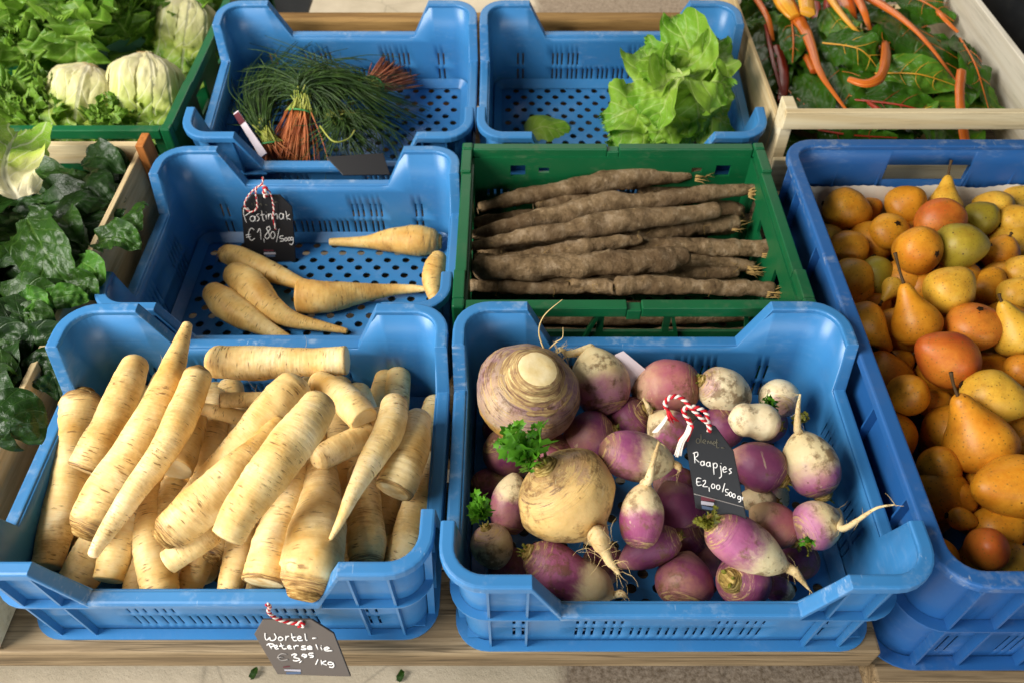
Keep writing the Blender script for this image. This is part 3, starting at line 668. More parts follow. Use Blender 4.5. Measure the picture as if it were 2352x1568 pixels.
PAR = [
 ('broad root parsley standing along the left wall of its crate, brown crowned', [(188, 930, 46, .085), (172, 1040, 47, .075), (140, 1170, 42, .065), (108, 1300, 34, .055)], 'crown', 'cut'),
 ('thick root parsley with a ragged broken top, second from the left wall', [(310, 838, 30, .120), (285, 900, 37, .118), (240, 1000, 41, .110), (197, 1078, 42, .100)], 'raw', 'brown'),
 ('longest root parsley, its thin tip rising above the back rim', [(430, 748, 12, .165), (402, 830, 26, .158), (368, 920, 38, .150), (318, 1030, 50, .138), (250, 1130, 54, .128), (212, 1195, 50, .120)], 'tip', 'crown'),
 ('slender root parsley with brown crown up and tip pointing to the front left', [(452, 868, 33, .160), (425, 940, 37, .162), (375, 1035, 33, .158), (300, 1140, 27, .150), (245, 1220, 20, .140), (215, 1270, 13, .135)], 'crown', 'tip'),
 ('root parsley lying flat across the back, with a dark pit at one end', [(500, 832, 38, .118), (580, 835, 41, .118), (690, 832, 36, .120), (795, 828, 34, .122)], 'round', 'cut'),
 ('stubby root parsley showing its round pale cut end, under the slender one', [(445, 960, 30, .105), (425, 1020, 38, .108), (403, 1075, 41, .110)], 'raw', 'cut'),
 ('upright root parsley behind the two small twin roots', [(490, 915, 34, .07), (485, 990, 38, .075), (468, 1080, 34, .07)], 'round', 'round'),
 ('thin root parsley standing in the gap below the twin roots', [(548, 925, 22, .06), (538, 1000, 26, .065), (524, 1060, 22, .06)], 'round', 'round'),
 ('small root parsley, upper of the twin stubs, with a round brown tip', [(507, 918, 17, .128), (550, 917, 19, .126), (605, 918, 20, .120)], 'brown', 'round'),
 ('small root parsley, lower of the twin stubs, cut square at its tip', [(460, 936, 13, .122), (510, 948, 17, .118), (590, 966, 19, .108)], 'cut', 'round'),
 ('long root parsley rising to a rounded head beside the topmost root', [(672, 895, 44, .140), (630, 940, 48, .140), (560, 1020, 44, .130), (480, 1100, 34, .115), (425, 1160, 28, .10)], 'round', 'round'),
 ('fat root parsley with ringed pale crown facing the front', [(400, 1215, 47, .135), (455, 1165, 52, .140), (530, 1095, 46, .145), (590, 1035, 34, .145), (640, 975, 22, .142)], 'crown', 'tip'),
 ('topmost root parsley, thick and pale, cut flat at the front', [(730, 935, 42, .178), (690, 990, 50, .182), (625, 1075, 51, .180), (565, 1160, 47, .172), (522, 1232, 41, .162)], 'round', 'cut'),
 ('root parsley at the right back with a round cut face turned to the viewer', [(735, 882, 32, .118), (780, 908, 38, .122), (815, 940, 38, .126), (836, 965, 33, .128)], 'round', 'cut'),
 ('rounded root parsley head behind the cut face at the right back', [(818, 905, 33, .085), (832, 950, 36, .08), (840, 1000, 34, .075)], 'round', 'round'),
 ('bent root parsley lying under the cut face, blunt end to the left', [(872, 960, 30, .105), (845, 995, 32, .112), (785, 1025, 33, .118), (738, 1050, 33, .122)], 'round', 'round'),
 ('slim crooked root parsley curling down to a thread tip on the right', [(906, 928, 30, .140), (896, 985, 35, .142), (850, 1060, 28, .148), (812, 1130, 19, .152), (782, 1195, 11, .148), (760, 1235, 5, .142)], 'round', 'tip'),
 ('root parsley by the right wall ending in a brown rimmed cut', [(960, 965, 33, .115), (945, 1025, 41, .12), (922, 1085, 44, .122), (903, 1125, 44, .12)], 'round', 'brown'),
 ('pale root parsley wedged against the right wall, below the brown rimmed one', [(988, 1060, 30, .075), (968, 1150, 44, .075), (930, 1260, 42, .07), (905, 1330, 36, .06)], 'round', 'round'),
 ('biggest root parsley, bulging shoulders and dark stains, front middle', [(735, 1085, 40, .10), (735, 1150, 48, .108), (727, 1225, 66, .116), (715, 1295, 73, .120), (708, 1322, 64, .118)], 'round', 'crown'),
 ('root parsley right of the biggest one with earthy crown and black scar', [(832, 1090, 34, .075), (836, 1160, 40, .082), (840, 1235, 46, .085), (842, 1278, 43, .083)], 'round', 'crown'),
 ('long straight root parsley left of the biggest one, brown ring at its foot', [(690, 1085, 36, .10), (665, 1160, 44, .105), (632, 1250, 50, .105), (607, 1335, 50, .10)], 'round', 'brown'),
 ('square cut root end poking out under the fat ringed root', [(480, 1225, 32, .115), (430, 1258, 31, .112), (385, 1290, 30, .108)], 'raw', 'cut'),
 ('root parsley leaning on the front rim below the slender tip', [(305, 1150, 38, .09), (280, 1230, 41, .088), (248, 1330, 34, .08)], 'round', 'cut'),
 ('dull root parsley in the front left corner, deep in the pile', [(235, 1235, 44, .06), (205, 1290, 46, .055), (175, 1345, 42, .05)], 'round', 'round'),
 ('root parsley standing behind the front rim, left of the square cut end', [(345, 1130, 34, .085), (345, 1220, 39, .085), (358, 1300, 44, .08), (368, 1350, 42, .075)], 'round', 'round'),
 ('short root parsley with an earthy crown in the gap at the front middle', [(520, 1200, 30, .08), (500, 1245, 33, .08), (492, 1262, 31, .08)], 'round', 'crown'),
 ('small root parsley dipping behind the front rim, left of the dark gap', [(465, 1270, 32, .06), (445, 1320, 32, .055), (428, 1365, 24, .05)], 'round', 'round'),
 ('narrow root parsley right of the dark gap at the front rim', [(560, 1215, 32, .085), (545, 1290, 34, .08), (525, 1370, 30, .07)], 'round', 'round'),
 ('root parsley shaded under the fat ringed root, crown to the front', [(400, 1120, 34, .085), (382, 1190, 36, .085), (372, 1250, 34, .082)], 'round', 'crown'),
 ('root parsley deep behind the slim crooked one', [(815, 1030, 30, .065), (805, 1090, 36, .06), (795, 1160, 38, .055)], 'round', 'round'),
 ('root parsley tip showing between the longest and the slender root', [(412, 872, 18, .10), (405, 930, 24, .10), (392, 990, 24, .10)], 'round', 'round'),
 ('root parsley under the brown rimmed one, deep by the right wall', [(905, 1010, 34, .055), (890, 1100, 40, .05), (880, 1200, 40, .045)], 'round', 'round'),
 ('pale sliver of a root parsley between the topmost and fat ringed roots', [(640, 1000, 20, .15), (612, 1050, 24, .148), (585, 1110, 20, .14)], 'round', 'round'),
]
for i, (lb, pts, e0, e1) in enumerate(PAR):
    root_from('parsley_root', lb, 'root parsley', pts, 'parsley_root_skin', i + 1, (e0, e1), 'root parsley in the front left crate')
rng = random.Random(5)
for i in range(13):                                            # lower layer, seen through the gaps
    x = -0.425 + i * 0.027; y0 = 0.05 + rng.uniform(-.01, .03)
    pts = [(Vector((x + rng.uniform(-.02, .02), y0 + .20, .045 + (i % 3) * .006)), .014), (Vector((x, y0 + .1, .035)), .017), (Vector((x + rng.uniform(-.02, .02), y0, .026)), .016)]
    o = skin_obj('parsley_root', skin(crom(pts, 24), 20, 60 + i, .07, 20, .018), M['parsley_root_skin'])
    tag(o, 'half hidden root parsley at the bottom of the heap', 'root parsley', 'root parsley in the front left crate')

# ---- parsnips
F2 = -0.028
PSN = [
 ('pale parsnip at the back of its crate, thin tail to the left, dark shoulder', [(990, 555, 30, F2 + .018), (958, 553, 37, F2 + .020), (905, 552, 28, F2 + .016), (840, 556, 15, F2 + .010), (758, 556, 8, F2 + .006)], 'crown', 'cut'),
 ('parsnip propped in the right front corner of its crate, mostly hidden', [(1008, 592, 20, F2 + .045), (1000, 612, 26, F2 + .040), (993, 645, 25, F2 + .032), (1000, 690, 14, F2 + .02)], 'round', 'round'),
 ('parsnip cut flat at its thick end, tail pointing to the right wall', [(688, 683, 40, F2 + .020), (745, 683, 38, F2 + .020), (820, 674, 24, F2 + .016), (900, 666, 14, F2 + .012), (950, 664, 10, F2 + .012), (985, 664, 5, F2 + .016)], 'cut', 'tip'),
 ('long parsnip farthest from the front, round shoulder to the left', [(522, 584, 23, F2 + .020), (555, 597, 29, F2 + .020), (615, 622, 26, F2 + .018), (680, 648, 16, F2 + .012), (740, 672, 8, F2 + .008)], 'crown', 'tip'),
 ('middle parsnip of the three fanned out, tail curving to the front', [(543, 630, 30, F2 + .026), (575, 658, 40, F2 + .027), (617, 702, 32, F2 + .022), (670, 733, 19, F2 + .014), (735, 748, 12, F2 + .010), (795, 760, 6, F2 + .007)], 'round', 'tip'),
 ('nearest parsnip of the three fanned out, at the front left', [(492, 675, 28, F2 + .024), (520, 698, 37, F2 + .025), (570, 728, 32, F2 + .020), (620, 758, 18, F2 + .014), (660, 778, 11, F2 + .010)], 'round', 'tip'),
]
for i, (lb, pts, e0, e1) in enumerate(PSN):
    o = root_from('parsnip', lb, 'parsnip', pts, 'parsnip_skin', 80 + i, (e0, e1), 'parsnips in the middle crate')
for i, o in enumerate([q for q in bpy.data.objects if q.name.startswith('parsley_root') and q.parent is None][:34]):
    if i % 2 == 0:
        vs_ = [o.location + v.co for v in o.data.vertices][::7]; hairs('root_hair', vs_, M['pale_root_hair'], o, 7, .014, random.Random(i), .00022)
hairs('root_hair', [P(500, 580, F2 + .012), P(498, 590, F2 + .01)], M['root_hair'], bpy.data.objects['parsnip.003'], 9, .02, random.Random(2))

# ---- black salsify, caked in soil
G0 = -0.036
SAL = [
 ('salsify at the back, long and slanting, frayed at its right tip', [(1108, 475, 15, .075), (1200, 452, 20, .08), (1320, 428, 22, .085), (1450, 410, 26, .088), (1540, 402, 20, .088), (1605, 398, 17, .088)], 1),
 ('short split salsify at the back right with splintered end', [(1475, 446, 15, .06), (1545, 434, 15, .06), (1615, 424, 7, .06)], 1),
 ('blunt salsify stub under the slanting back root, bristly left end', [(1238, 468, 18, .07), (1310, 462, 20, .07), (1420, 455, 18, .065)], 0),
 ('longest salsify, lifting to the right with a knob at its middle', [(1088, 540, 11, .085), (1180, 518, 20, .09), (1290, 490, 25, .095), (1395, 468, 27, .10), (1500, 460, 20, .10), (1620, 446, 21, .10), (1728, 434, 13, .10)], 1),
 ('gnarled salsify in front of the longest one, dark tip to the left', [(1085, 565, 12, .09), (1170, 550, 18, .095), (1290, 530, 22, .10), (1400, 513, 29, .10), (1510, 500, 24, .10), (1645, 483, 18, .10)], 0),
 ('stub of salsify poking out at the right of the gnarled one', [(1640, 472, 16, .07), (1680, 480, 18, .07), (1700, 486, 16, .07)], 0),
 ('salsify below the gnarled one, ending before the right wall', [(1430, 545, 15, .075), (1540, 530, 21, .075), (1690, 511, 20, .075)], 1),
 ('salsify half hidden in the middle of the pile, left side', [(1100, 580, 14, .06), (1200, 572, 17, .065), (1320, 562, 15, .065)], 0),
 ('spindle shaped salsify tapering to the right over the middle', [(1130, 600, 12, .08), (1250, 580, 17, .085), (1350, 566, 21, .09), (1420, 556, 16, .09), (1470, 551, 6, .09)], 0),
 ('straight salsify along the right middle with frayed right end', [(1450, 563, 20, .075), (1560, 565, 21, .075), (1660, 568, 22, .075), (1758, 574, 22, .075)], 1),
 ('thickest salsify lying across the front, blunt at both ends', [(1105, 612, 30, .09), (1200, 618, 30, .09), (1310, 612, 29, .092), (1420, 605, 30, .095), (1500, 598, 30, .095), (1570, 590, 24, .095)], 0),
 ('thin salsify just behind the thickest one', [(1095, 593, 13, .085), (1200, 598, 14, .085), (1330, 590, 12, .085)], 0),
 ('salsify with pale wiry rootlets on the right side', [(1570, 600, 14, .06), (1650, 603, 16, .06), (1725, 612, 15, .06)], 1),
 ('salsify lying between the thickest one and the front right root', [(1430, 628, 16, .065), (1550, 628, 18, .065), (1690, 626, 14, .065)], 0),
 ('front salsify with bristly right end touching the green side wall', [(1425, 655, 25, .085), (1520, 655, 23, .085), (1640, 660, 20, .085), (1770, 664, 19, .085)], 1),
 ('salsify end squeezed in the middle at the front rim', [(1320, 650, 18, .075), (1400, 660, 18, .075), (1440, 664, 16, .075)], 0),
 ('slim salsify along the front rim on the left', [(1085, 656, 16, .07), (1200, 660, 16, .07), (1340, 662, 14, .07)], 0),
 ('thin salsify seen between the longest and the gnarled root', [(1130, 528, 13, .07), (1330, 500, 15, .07), (1560, 472, 13, .07)], 0),
 ('thin salsify crossing the middle right under the straight one', [(1300, 604, 13, .06), (1480, 596, 15, .06), (1660, 588, 13, .06)], 1),
 ('thin salsify in front of the thickest one on the left', [(1150, 640, 13, .07), (1330, 640, 15, .07), (1510, 636, 13, .07)], 0),
 ('thin salsify between the back root and the longest one', [(1240, 492, 13, .06), (1420, 474, 15, .06), (1600, 446, 12, .06)], 1),
 ('short salsify behind the gnarled one near the right wall', [(1560, 520, 14, .055), (1640, 512, 15, .055), (1730, 500, 13, .055)], 1),
 ('salsify tip at the left wall behind the gnarled root', [(1088, 512, 13, .065), (1150, 502, 15, .065), (1220, 492, 14, .065)], 0),
]
for i, (lb, pts, fray) in enumerate(SAL):
    o = root_from('black_salsify', lb, 'salsify', [(x, y, max(r, 13) * .92, z - .012) for x, y, r, z in pts], 'soil_skin', 120 + i, ('round', 'round'), 'black salsify in the green crate', .30, 34, .03, 26, 64)
    rg = random.Random(i); k = [P(x, y, z - .006) for x, y, r, z in pts]
    if i % 3 != 1: e_ = o.data; d9 = (k[0] - k[1]).normalized(); disc('cut_end', k[0] + d9 * mm_px(k[0]) * max(pts[0][2], 13) * .74 - Vector((0, 0, .006)), d9, mm_px(k[0]) * max(pts[0][2], 13) * .5, M['soil_skin'], o, i)
    hairs('root_hair', k + [a.lerp(b, .5) for a, b in zip(k, k[1:])], M['root_hair'], o, 9, .016, rg, .00028)
    if fray:
        d = (k[-1] - k[-2]).normalized(); mb = MB()
        for q in range(26):
            an = rg.uniform(0, 6.28); s0 = k[-1] + Vector((0, math.cos(an), math.sin(an))) * rg.uniform(0, .006) - Vector((0, 0, .006))
            dd = (d + Vector((rg.gauss(0, .25), rg.gauss(0, .4), rg.gauss(0, .35)))).normalized(); l = rg.uniform(.008, .024)
            mb.tube([s0 - d * .004, s0 + dd * l * .5, s0 + dd * l + Vector((0, 0, rg.gauss(0, .002)))], [.0009, .0006, .0002], 4)
        mb.build('frayed_end', M['root_hair'], o, smooth=True)
rng = random.Random(9)
for i in range(10):
    y = .35 + i * .024; z = [.0, .018, .03][i % 3] + (.012 if i > 2 else 0)
    pts = [(Vector((-.02 + rng.uniform(-.02, .02), y, z)), .010), (Vector((.12, y + rng.uniform(-.01, .01), z + .004)), .013), (Vector((.29 + rng.uniform(-.03, .02), y, z)), .010)]
    o = skin_obj('black_salsify', skin(crom(pts, 40), 20, 150 + i, .22, 26), M['soil_skin']); tag(o, 'soil caked salsify deep under the others in the green crate', 'salsify', 'black salsify in the green crate')

# ---- turnips and swedes: centre (px, py, height), half width px, axis to the crown (right, up, towards viewer), length / width
PROF = {
 'turnip': [(0, .30), (.05, .55), (.14, .80), (.28, .96), (.42, 1.0), (.58, .95), (.74, .78), (.87, .52), (.95, .28), (1, .12)],
 'rape': [(0, .30), (.06, .60), (.16, .85), (.30, .99), (.44, 1.0), (.58, .92), (.72, .72), (.84, .48), (.94, .30), (1, .20)],
 'egg': [(0, .34), (.05, .58), (.14, .80), (.28, .94), (.45, 1.0), (.62, .95), (.78, .76), (.90, .50), (.97, .26), (1, .12)],
 'long': [(0, .42), (.04, .60), (.12, .82), (.25, .95), (.42, 1.0), (.58, .94), (.72, .80), (.84, .58), (.94, .34), (1, .16)],
 'waist': [(0, .42), (.05, .66), (.15, .90), (.30, 1.0), (.45, .92), (.58, .86), (.72, .88), (.84, .76), (.94, .44), (1, .14)],
 'pear': [(0, .12), (.03, .22), (.10, .31), (.22, .42), (.36, .62), (.50, .86), (.64, .99), (.76, 1.0), (.87, .86), (.95, .56), (1, .20)],
 'fatpear': [(0, .16), (.04, .34), (.12, .52), (.25, .74), (.40, .92), (.56, 1.0), (.72, .96), (.86, .76), (.95, .46), (1, .16)],
}
def lathe_path(prof, c, ax, Rw, Ln, n=30, bend=0.0, seed=0):
    pr = PROF[prof]; side = ax.orthogonal().normalized(); out = []
    for i in range(n + 1):
        t = i / n; t = t * t * (3 - 2 * t) * .6 + t * .4
        for (a, ra), (b, rb) in zip(pr, pr[1:]):
            if a <= t <= b + 1e-9:
                f = (t - a) / (b - a); r = ra + (rb - ra) * (f * f * (3 - 2 * f) * .35 + f * .65); break
        out.append((c + ax * (Ln * (.5 - t)) + side * bend * math.sin(math.pi * t), r * Rw))
    for _ in range(2): out = [out[0]] + [(out[i][0], (out[i - 1][1] + 2 * out[i][1] + out[i + 1][1]) / 4) for i in range(1, n)] + [out[-1]]
    return out
def leaf_sprig(name, at, d, size, parent, mat, n, rg):
    mb = MB()
    for i in range(int(n * 1.5)):
        dd = (Vector(d) + Vector((rg.gauss(0, .55), rg.gauss(0, .55), rg.gauss(0, .45)))).normalized(); L = size * rg.uniform(.6, 1.1); p = Vector(at)
        side = dd.cross(Vector((rg.gauss(0, 1), rg.gauss(0, 1), 1))).normalized(); up = side.cross(dd); pts = [p + dd * L * q / 4 + up * (math.sin(q) * .06 * L) for q in range(5)]
        mb.tube(pts, [.0010, .0009, .0008, .0006, .0004], 4)
        for q in (1, 2, 3, 4):
            for sg in (-1, 1):
                w = L * .21 * (1.25 - q * .14) * rg.uniform(.7, 1.2); o = pts[q]; b = (side * sg + dd * .6 + up * rg.gauss(0, .4)).normalized(); e = b.cross(up).normalized()
                vs = [o]; ring = 7
                for k in range(ring + 1):
                    an = -1.25 + 2.5 * k / ring; rr = w * (.9 + .35 * (k % 2)) * (.75 + .3 * math.cos(an)); vs.append(o + b * rr * math.cos(an) * 1.25 + e * rr * math.sin(an) + up * rr * .35 * math.sin(an * 2.3 + q))
                mb.add(vs, [(0, k, k + 1) for k in range(1, ring + 1)])
    return mb.build(name, mat, parent, smooth=True)
def leaf_mat(key, base, tip, vein, vein_amt=.5, trans=.3, rough=.42, wide=.0, bl=90, freq=7.0):
    k = N(key, rough, 0.30); u = k.uv(); o = k.obj(); s = k.sep(u); rn = k.rnd()
    off = k.comb(k.math('MULTIPLY', rn, 9.0), rn, k.math('MULTIPLY', rn, 4.0)); v = k.scale(o, (1, 1, 1), off)
    vv = k.math('ADD', s[1], k.math('MULTIPLY_ADD', k.noise(v, 22, 4), .5, -.25))
    c = k.ramp(vv, base if isinstance(base, list) else [(.1, base), (.8, tip)])
    c = k.mix(k.math('MULTIPLY', k.ramp(k.noise(v, 40, 4, .6), [(.4, 0.0), (.7, 1.0)]), .35), c, tip)
    au = k.math('ABSOLUTE', k.math('SUBTRACT', s[0], .5))
    mid = k.math('LESS_THAN', au, k.math('MULTIPLY_ADD', k.math('SUBTRACT', 1.0, s[1]), .022 + wide, .004))
    sv = k.math('FRACT', k.math('ADD', k.math('MULTIPLY', k.math('SUBTRACT', s[1], k.math('MULTIPLY', au, .55)), freq), k.math('MULTIPLY', k.noise(v, 14, 2), .5)))
    side = k.ramp(k.math('ABSOLUTE', k.math('SUBTRACT', sv, .5)), [(.03, 1.0), (.075, 0.0)])
    net = k.ramp(k.vor(k.scale(u, (1, 1.6, 1)), 13, 'DISTANCE_TO_EDGE'), [(.0, .7), (.06, 0.0)])
    ve = k.math('MAXIMUM', mid, k.math('MAXIMUM', k.math('MULTIPLY', side, .8), k.math('MULTIPLY', net, .45)))
    c = k.mix(k.math('MULTIPLY', ve, vein_amt), c, vein); k.color(c)
    h = k.math('SUBTRACT', k.math('MULTIPLY', k.noise(v, bl, 3), .9), k.math('MULTIPLY', ve, .6)); k.bump(h, .42, .0022)
    k.translucent(c, trans); M[key] = k.m
leaf_mat('spinach_blade', lin('#203a0e'), lin('#2e5217'), lin('#56732f'), .35, .18, .36)
leaf_mat('dark_blade', lin('#152b0c'), lin('#203e13'), lin('#3d5a24'), .3, .15, .36)
leaf_mat('bright_blade', lin('#33601a'), lin('#4a7c26'), lin('#86a850'), .3, .25, .4)
leaf_mat('chard_blade', lin('#2a5010'), lin('#407018'), lin('#8a6a1e'), .12, .2, .30, .0, 60, 6.0)
leaf_mat('chard_bright', lin('#47771f'), lin('#5a8c28'), lin('#a99a2e'), .4, .22, .32, .0, 60, 6.0)
leaf_mat('butter_blade', [(.05, lin('#d6dc9a')), (.35, lin('#a3c445')), (.9, lin('#6fa62a'))], lin('#86b838'), lin('#d3e08e'), .45, .35, .38, .012, 70, 6.0)
leaf_mat('escarole_blade', [(.05, lin('#ede0b8')), (.34, lin('#e2dc9c')), (.50, lin('#bccd58')), (.70, lin('#7aa62e'))], lin('#c6d070'), lin('#f2eed8'), .4, .3, .4, .05, 50, 5.0)
leaf_mat('escarole_green', [(.0, lin('#c8cf80')), (.25, lin('#7fa336')), (.7, lin('#557f22')), (1.0, lin('#7ba233'))], lin('#628a28'), lin('#b8cc74'), .4, .28, .4, .03, 60, 6.0)
leaf_mat('sprig_green', lin('#4f8a20'), lin('#78b030'), lin('#a0c060'), .2, .3)
leaf_mat('sprig_dull', lin('#6b6a20'), lin('#8f8c30'), lin('#a0c060'), .2, .2)
SHAPES = {
 'spinach': lambda v: (math.sin(math.pi * min(1, v * .93 + .07)) ** .75) * (1.05 - .45 * v),
 'oval': lambda v: max(math.sin(math.pi * (v * .96 + .02)), 0) ** .55,
 'fan': lambda v: (.22 + .78 * min(1, v * 1.25) ** 1.1) * (1 if v < .82 else max(0.05, math.cos((v - .82) / .18 * 1.45)) ** .6),
 'escarole': lambda v: (.62 + .38 * min(1, v * 1.3)) * (1 if v < .8 else max(0.08, math.cos((v - .8) / .2 * 1.4)) ** .5),
}
def blade(name, pts, up, width, shape, mat, seed, parent=None, cup=.2, ruffle=.1, rf=3.0, blister=.002, jag=0.0, nu=18, nv=26, fold=0.0, twist=0.0, start=0.0):
    """leaf along a smooth path; up = facing of the blade; widths in metres"""
    path = smooth_pts(pts, nv); rg = random.Random(seed); ph = rg.uniform(0, 6.28); so = Vector((seed * 1.7, seed * .9, seed * 2.3)); up = Vector(up).normalized(); vs = []
    for j, p in enumerate(path):
        v = j / nv; t = (path[min(j + 1, nv)] - path[max(j - 1, 0)]).normalized()
        side = t.cross(up); side = side.normalized() if side.length > 1e-6 else Vector((1, 0, 0)); nn = side.cross(t).normalized()
        if twist: side, nn = side * math.cos(twist * (v - .5)) + nn * math.sin(twist * (v - .5)), nn * math.cos(twist * (v - .5)) - side * math.sin(twist * (v - .5))
        w = width * .5 * SHAPES[shape](v); rv = 1.0 if not start else max(0.0, min(1.0, (v - start) / .3)) ** 1.3
        for i in range(nu + 1):
            u = i / nu * 2 - 1; au = abs(u)
            jj = 1 + (jag * noise.noise(Vector((v * 13 + seed, 3 if u > 0 else 9, 0))) + jag * .8 * noise.noise(Vector((v * 34 + seed, 5 if u > 0 else 2, 0)))) * au ** 3 * rv
            x = u * w * jj
            h = cup * w * au ** 1.6 + ruffle * rv * width * (au ** 2.2) * (math.sin(v * rf * 6.28 + ph + (1.9 if u > 0 else 0)) * .6 + noise.noise(Vector((v * rf * 2.2, u * 1.2, seed))) * .8)
            h += fold * w * (au - .5) - (.08 * w if au < .06 else 0)
            q = p + side * x + nn * h
            vs.append(q + nn * (blister * (noise.noise(q * 90 + so) + .6 * noise.noise(q * 190 + so))))
            if jag and j == nv: vs[-1] = vs[-1] + t * width * .06 * math.sin(i * 2.1 + ph)
    fs = []; uv = []
    for j in range(nv):
        for i in range(nu):
            a = j * (nu + 1) + i; fs.append((a, a + 1, a + nu + 2, a + nu + 1)); uv += [(i / nu, j / nv), ((i + 1) / nu, j / nv), ((i + 1) / nu, (j + 1) / nv), (i / nu, (j + 1) / nv)]
    return skin_obj(name, (vs, fs, uv), M[mat], parent)
def px_path(pts): return [P(x, y, z) for x, y, z in pts]

# ---- turnip crate
def turnip(name, label, cat, cx, cy, z, rpx, ax, ratio, prof, mat, seed, crown=None, tail=None, sprig=None, bend=0.0, lump=.05, group='turnips in the front crate', hair=0):
    c = P(cx, cy, z); k = mm_px(c); Rw = rpx * k; a = axis(*ax); rg = random.Random(seed)
    path = lathe_path(prof, c, a, Rw, 2 * Rw * ratio, 32, bend * Rw, seed)
    o = skin_obj(name, skin(path, 36, seed, lump, 22, .0, 't', ('raw', 'raw')), M[mat]); tag(o, label, cat, group)
    p0, r0 = path[0]; p1, r1 = path[-1]; d1 = (path[-1][0] - path[-3][0]).normalized()
    if crown:
        s = crown * Rw
        cp = [(p0 + a * s * q, s * w) for q, w in ((-.62, 1.28), (-.42, 1.12), (-.20, .97), (.02, .86), (.25, .76), (.42, .66), (.55, .50), (.52, .30), (.46, .08))]
        skin_obj('crown', skin(crom(cp, 26), 28, seed + 9, .12, 80, .07, 'len', ('raw', 'raw')), M['turnip_crown'], o)
        st = MB()
        for i in range(7):
            an = rg.uniform(0, 6.28); sd = a.orthogonal().normalized(); e = a.cross(sd); b = p0 + a * s * .4 + (sd * math.cos(an) + e * math.sin(an)) * s * .4
            d = (a + (sd * math.cos(an) + e * math.sin(an)) * .6).normalized(); st.tube([b, b + d * s * .3, b + d * s * rg.uniform(.45, .8)], [s * .14, s * .11, s * .06], 6)
        st.build('leaf_stub', M['sprig_dull'], o, smooth=True)
    if tail:
        tp = [(p1 - d1 * Rw * .16, max(tail[0][3] * k * 1.5, r1 * 1.1)), (p1 - d1 * Rw * .02, max(tail[0][3] * k * 1.15, r1 * .8))]
        for (x, y, zz, w) in tail: q = P(x, y, zz); tp.append((q, max(w * mm_px(q), .0006)))
        skin_obj('tail_root', skin(crom(tp, 30), 14, seed + 4, .22, 90, .08), M['turnip_tail'], o)
        hairs('root_hair', [q for q, r in tp[1:]], M['pale_root_hair'], o, 9 + hair, .018 if not hair else .03, rg, .0003)
    if sprig:
        x, y, zz, sz, n, m = sprig; leaf_sprig('leaf_sprig', P(x, y, zz), a + Vector((0, 0, .5)), sz * k, o, M[m], n, rg)
    return o
crown_mat('swede_neck', lin('#6a4a44'), lin('#a88a5c'), lin('#d9c48c'))
swede = turnip('swede', 'largest root in the turnip crate, purple brown swede with ringed neck', 'swede', 1207, 912, .105, 121, (.20, .55, .80), .86, 'turnip', 'swede_skin', 201, crown=None, lump=.06, group=None)
c0 = P(1207, 912, .105); a0 = axis(.20, .55, .80); k0 = mm_px(c0) * 121
cp = [(c0 + a0 * k0 * q, k0 * w) for q, w in ((.40, .885), (.50, .83), (.58, .77), (.66, .70), (.72, .63), (.78, .56), (.84, .50), (.90, .46), (.97, .42), (1.02, .38))]
skin_obj('ringed_neck', skin(crom(cp, 60), 56, 231, .05, 60, .085, 'len', ('raw', 'raw')), M['swede_neck'], swede)
disc('cut_end', c0 + a0 * k0 * 1.015, a0, k0 * .37, M['cut_root'], swede, 4, .10)
hairs('root_hair', [P(1282, 810, .11), P(1300, 820, .11)], M['pale_root_hair'], swede, 26, .022, random.Random(8), .0004)
mb = MB(); mb.tube(smooth_pts(px_path([(1255, 815, .13), (1238, 765, .15), (1250, 725, .175), (1292, 688, .19)]), 20), [.0011 - .00004 * i for i in range(21)], 5)
mb.tube(smooth_pts(px_path([(1262, 800, .13), (1278, 785, .145), (1292, 775, .15), (1293, 752, .16)]), 12), [.0008 - .00004 * i for i in range(13)], 5)
mb.build('root_thread', M['pale_root_hair'], swede, smooth=True)
yt = turnip('turnip', 'big round yellow turnip with a thick hairy tail root and green sprig', 'turnip', 1312, 1150, .115, 116, (-.52, .72, .35), .95, 'rape', 'turnip_yellow', 202, crown=.30,
       tail=[(1375, 1232, .132, 24), (1388, 1262, .13, 16), (1402, 1290, .125, 11), (1420, 1314, .12, 5)], sprig=(1222, 1062, .155, 105, 9, 'sprig_green'), lump=.07, hair=26)
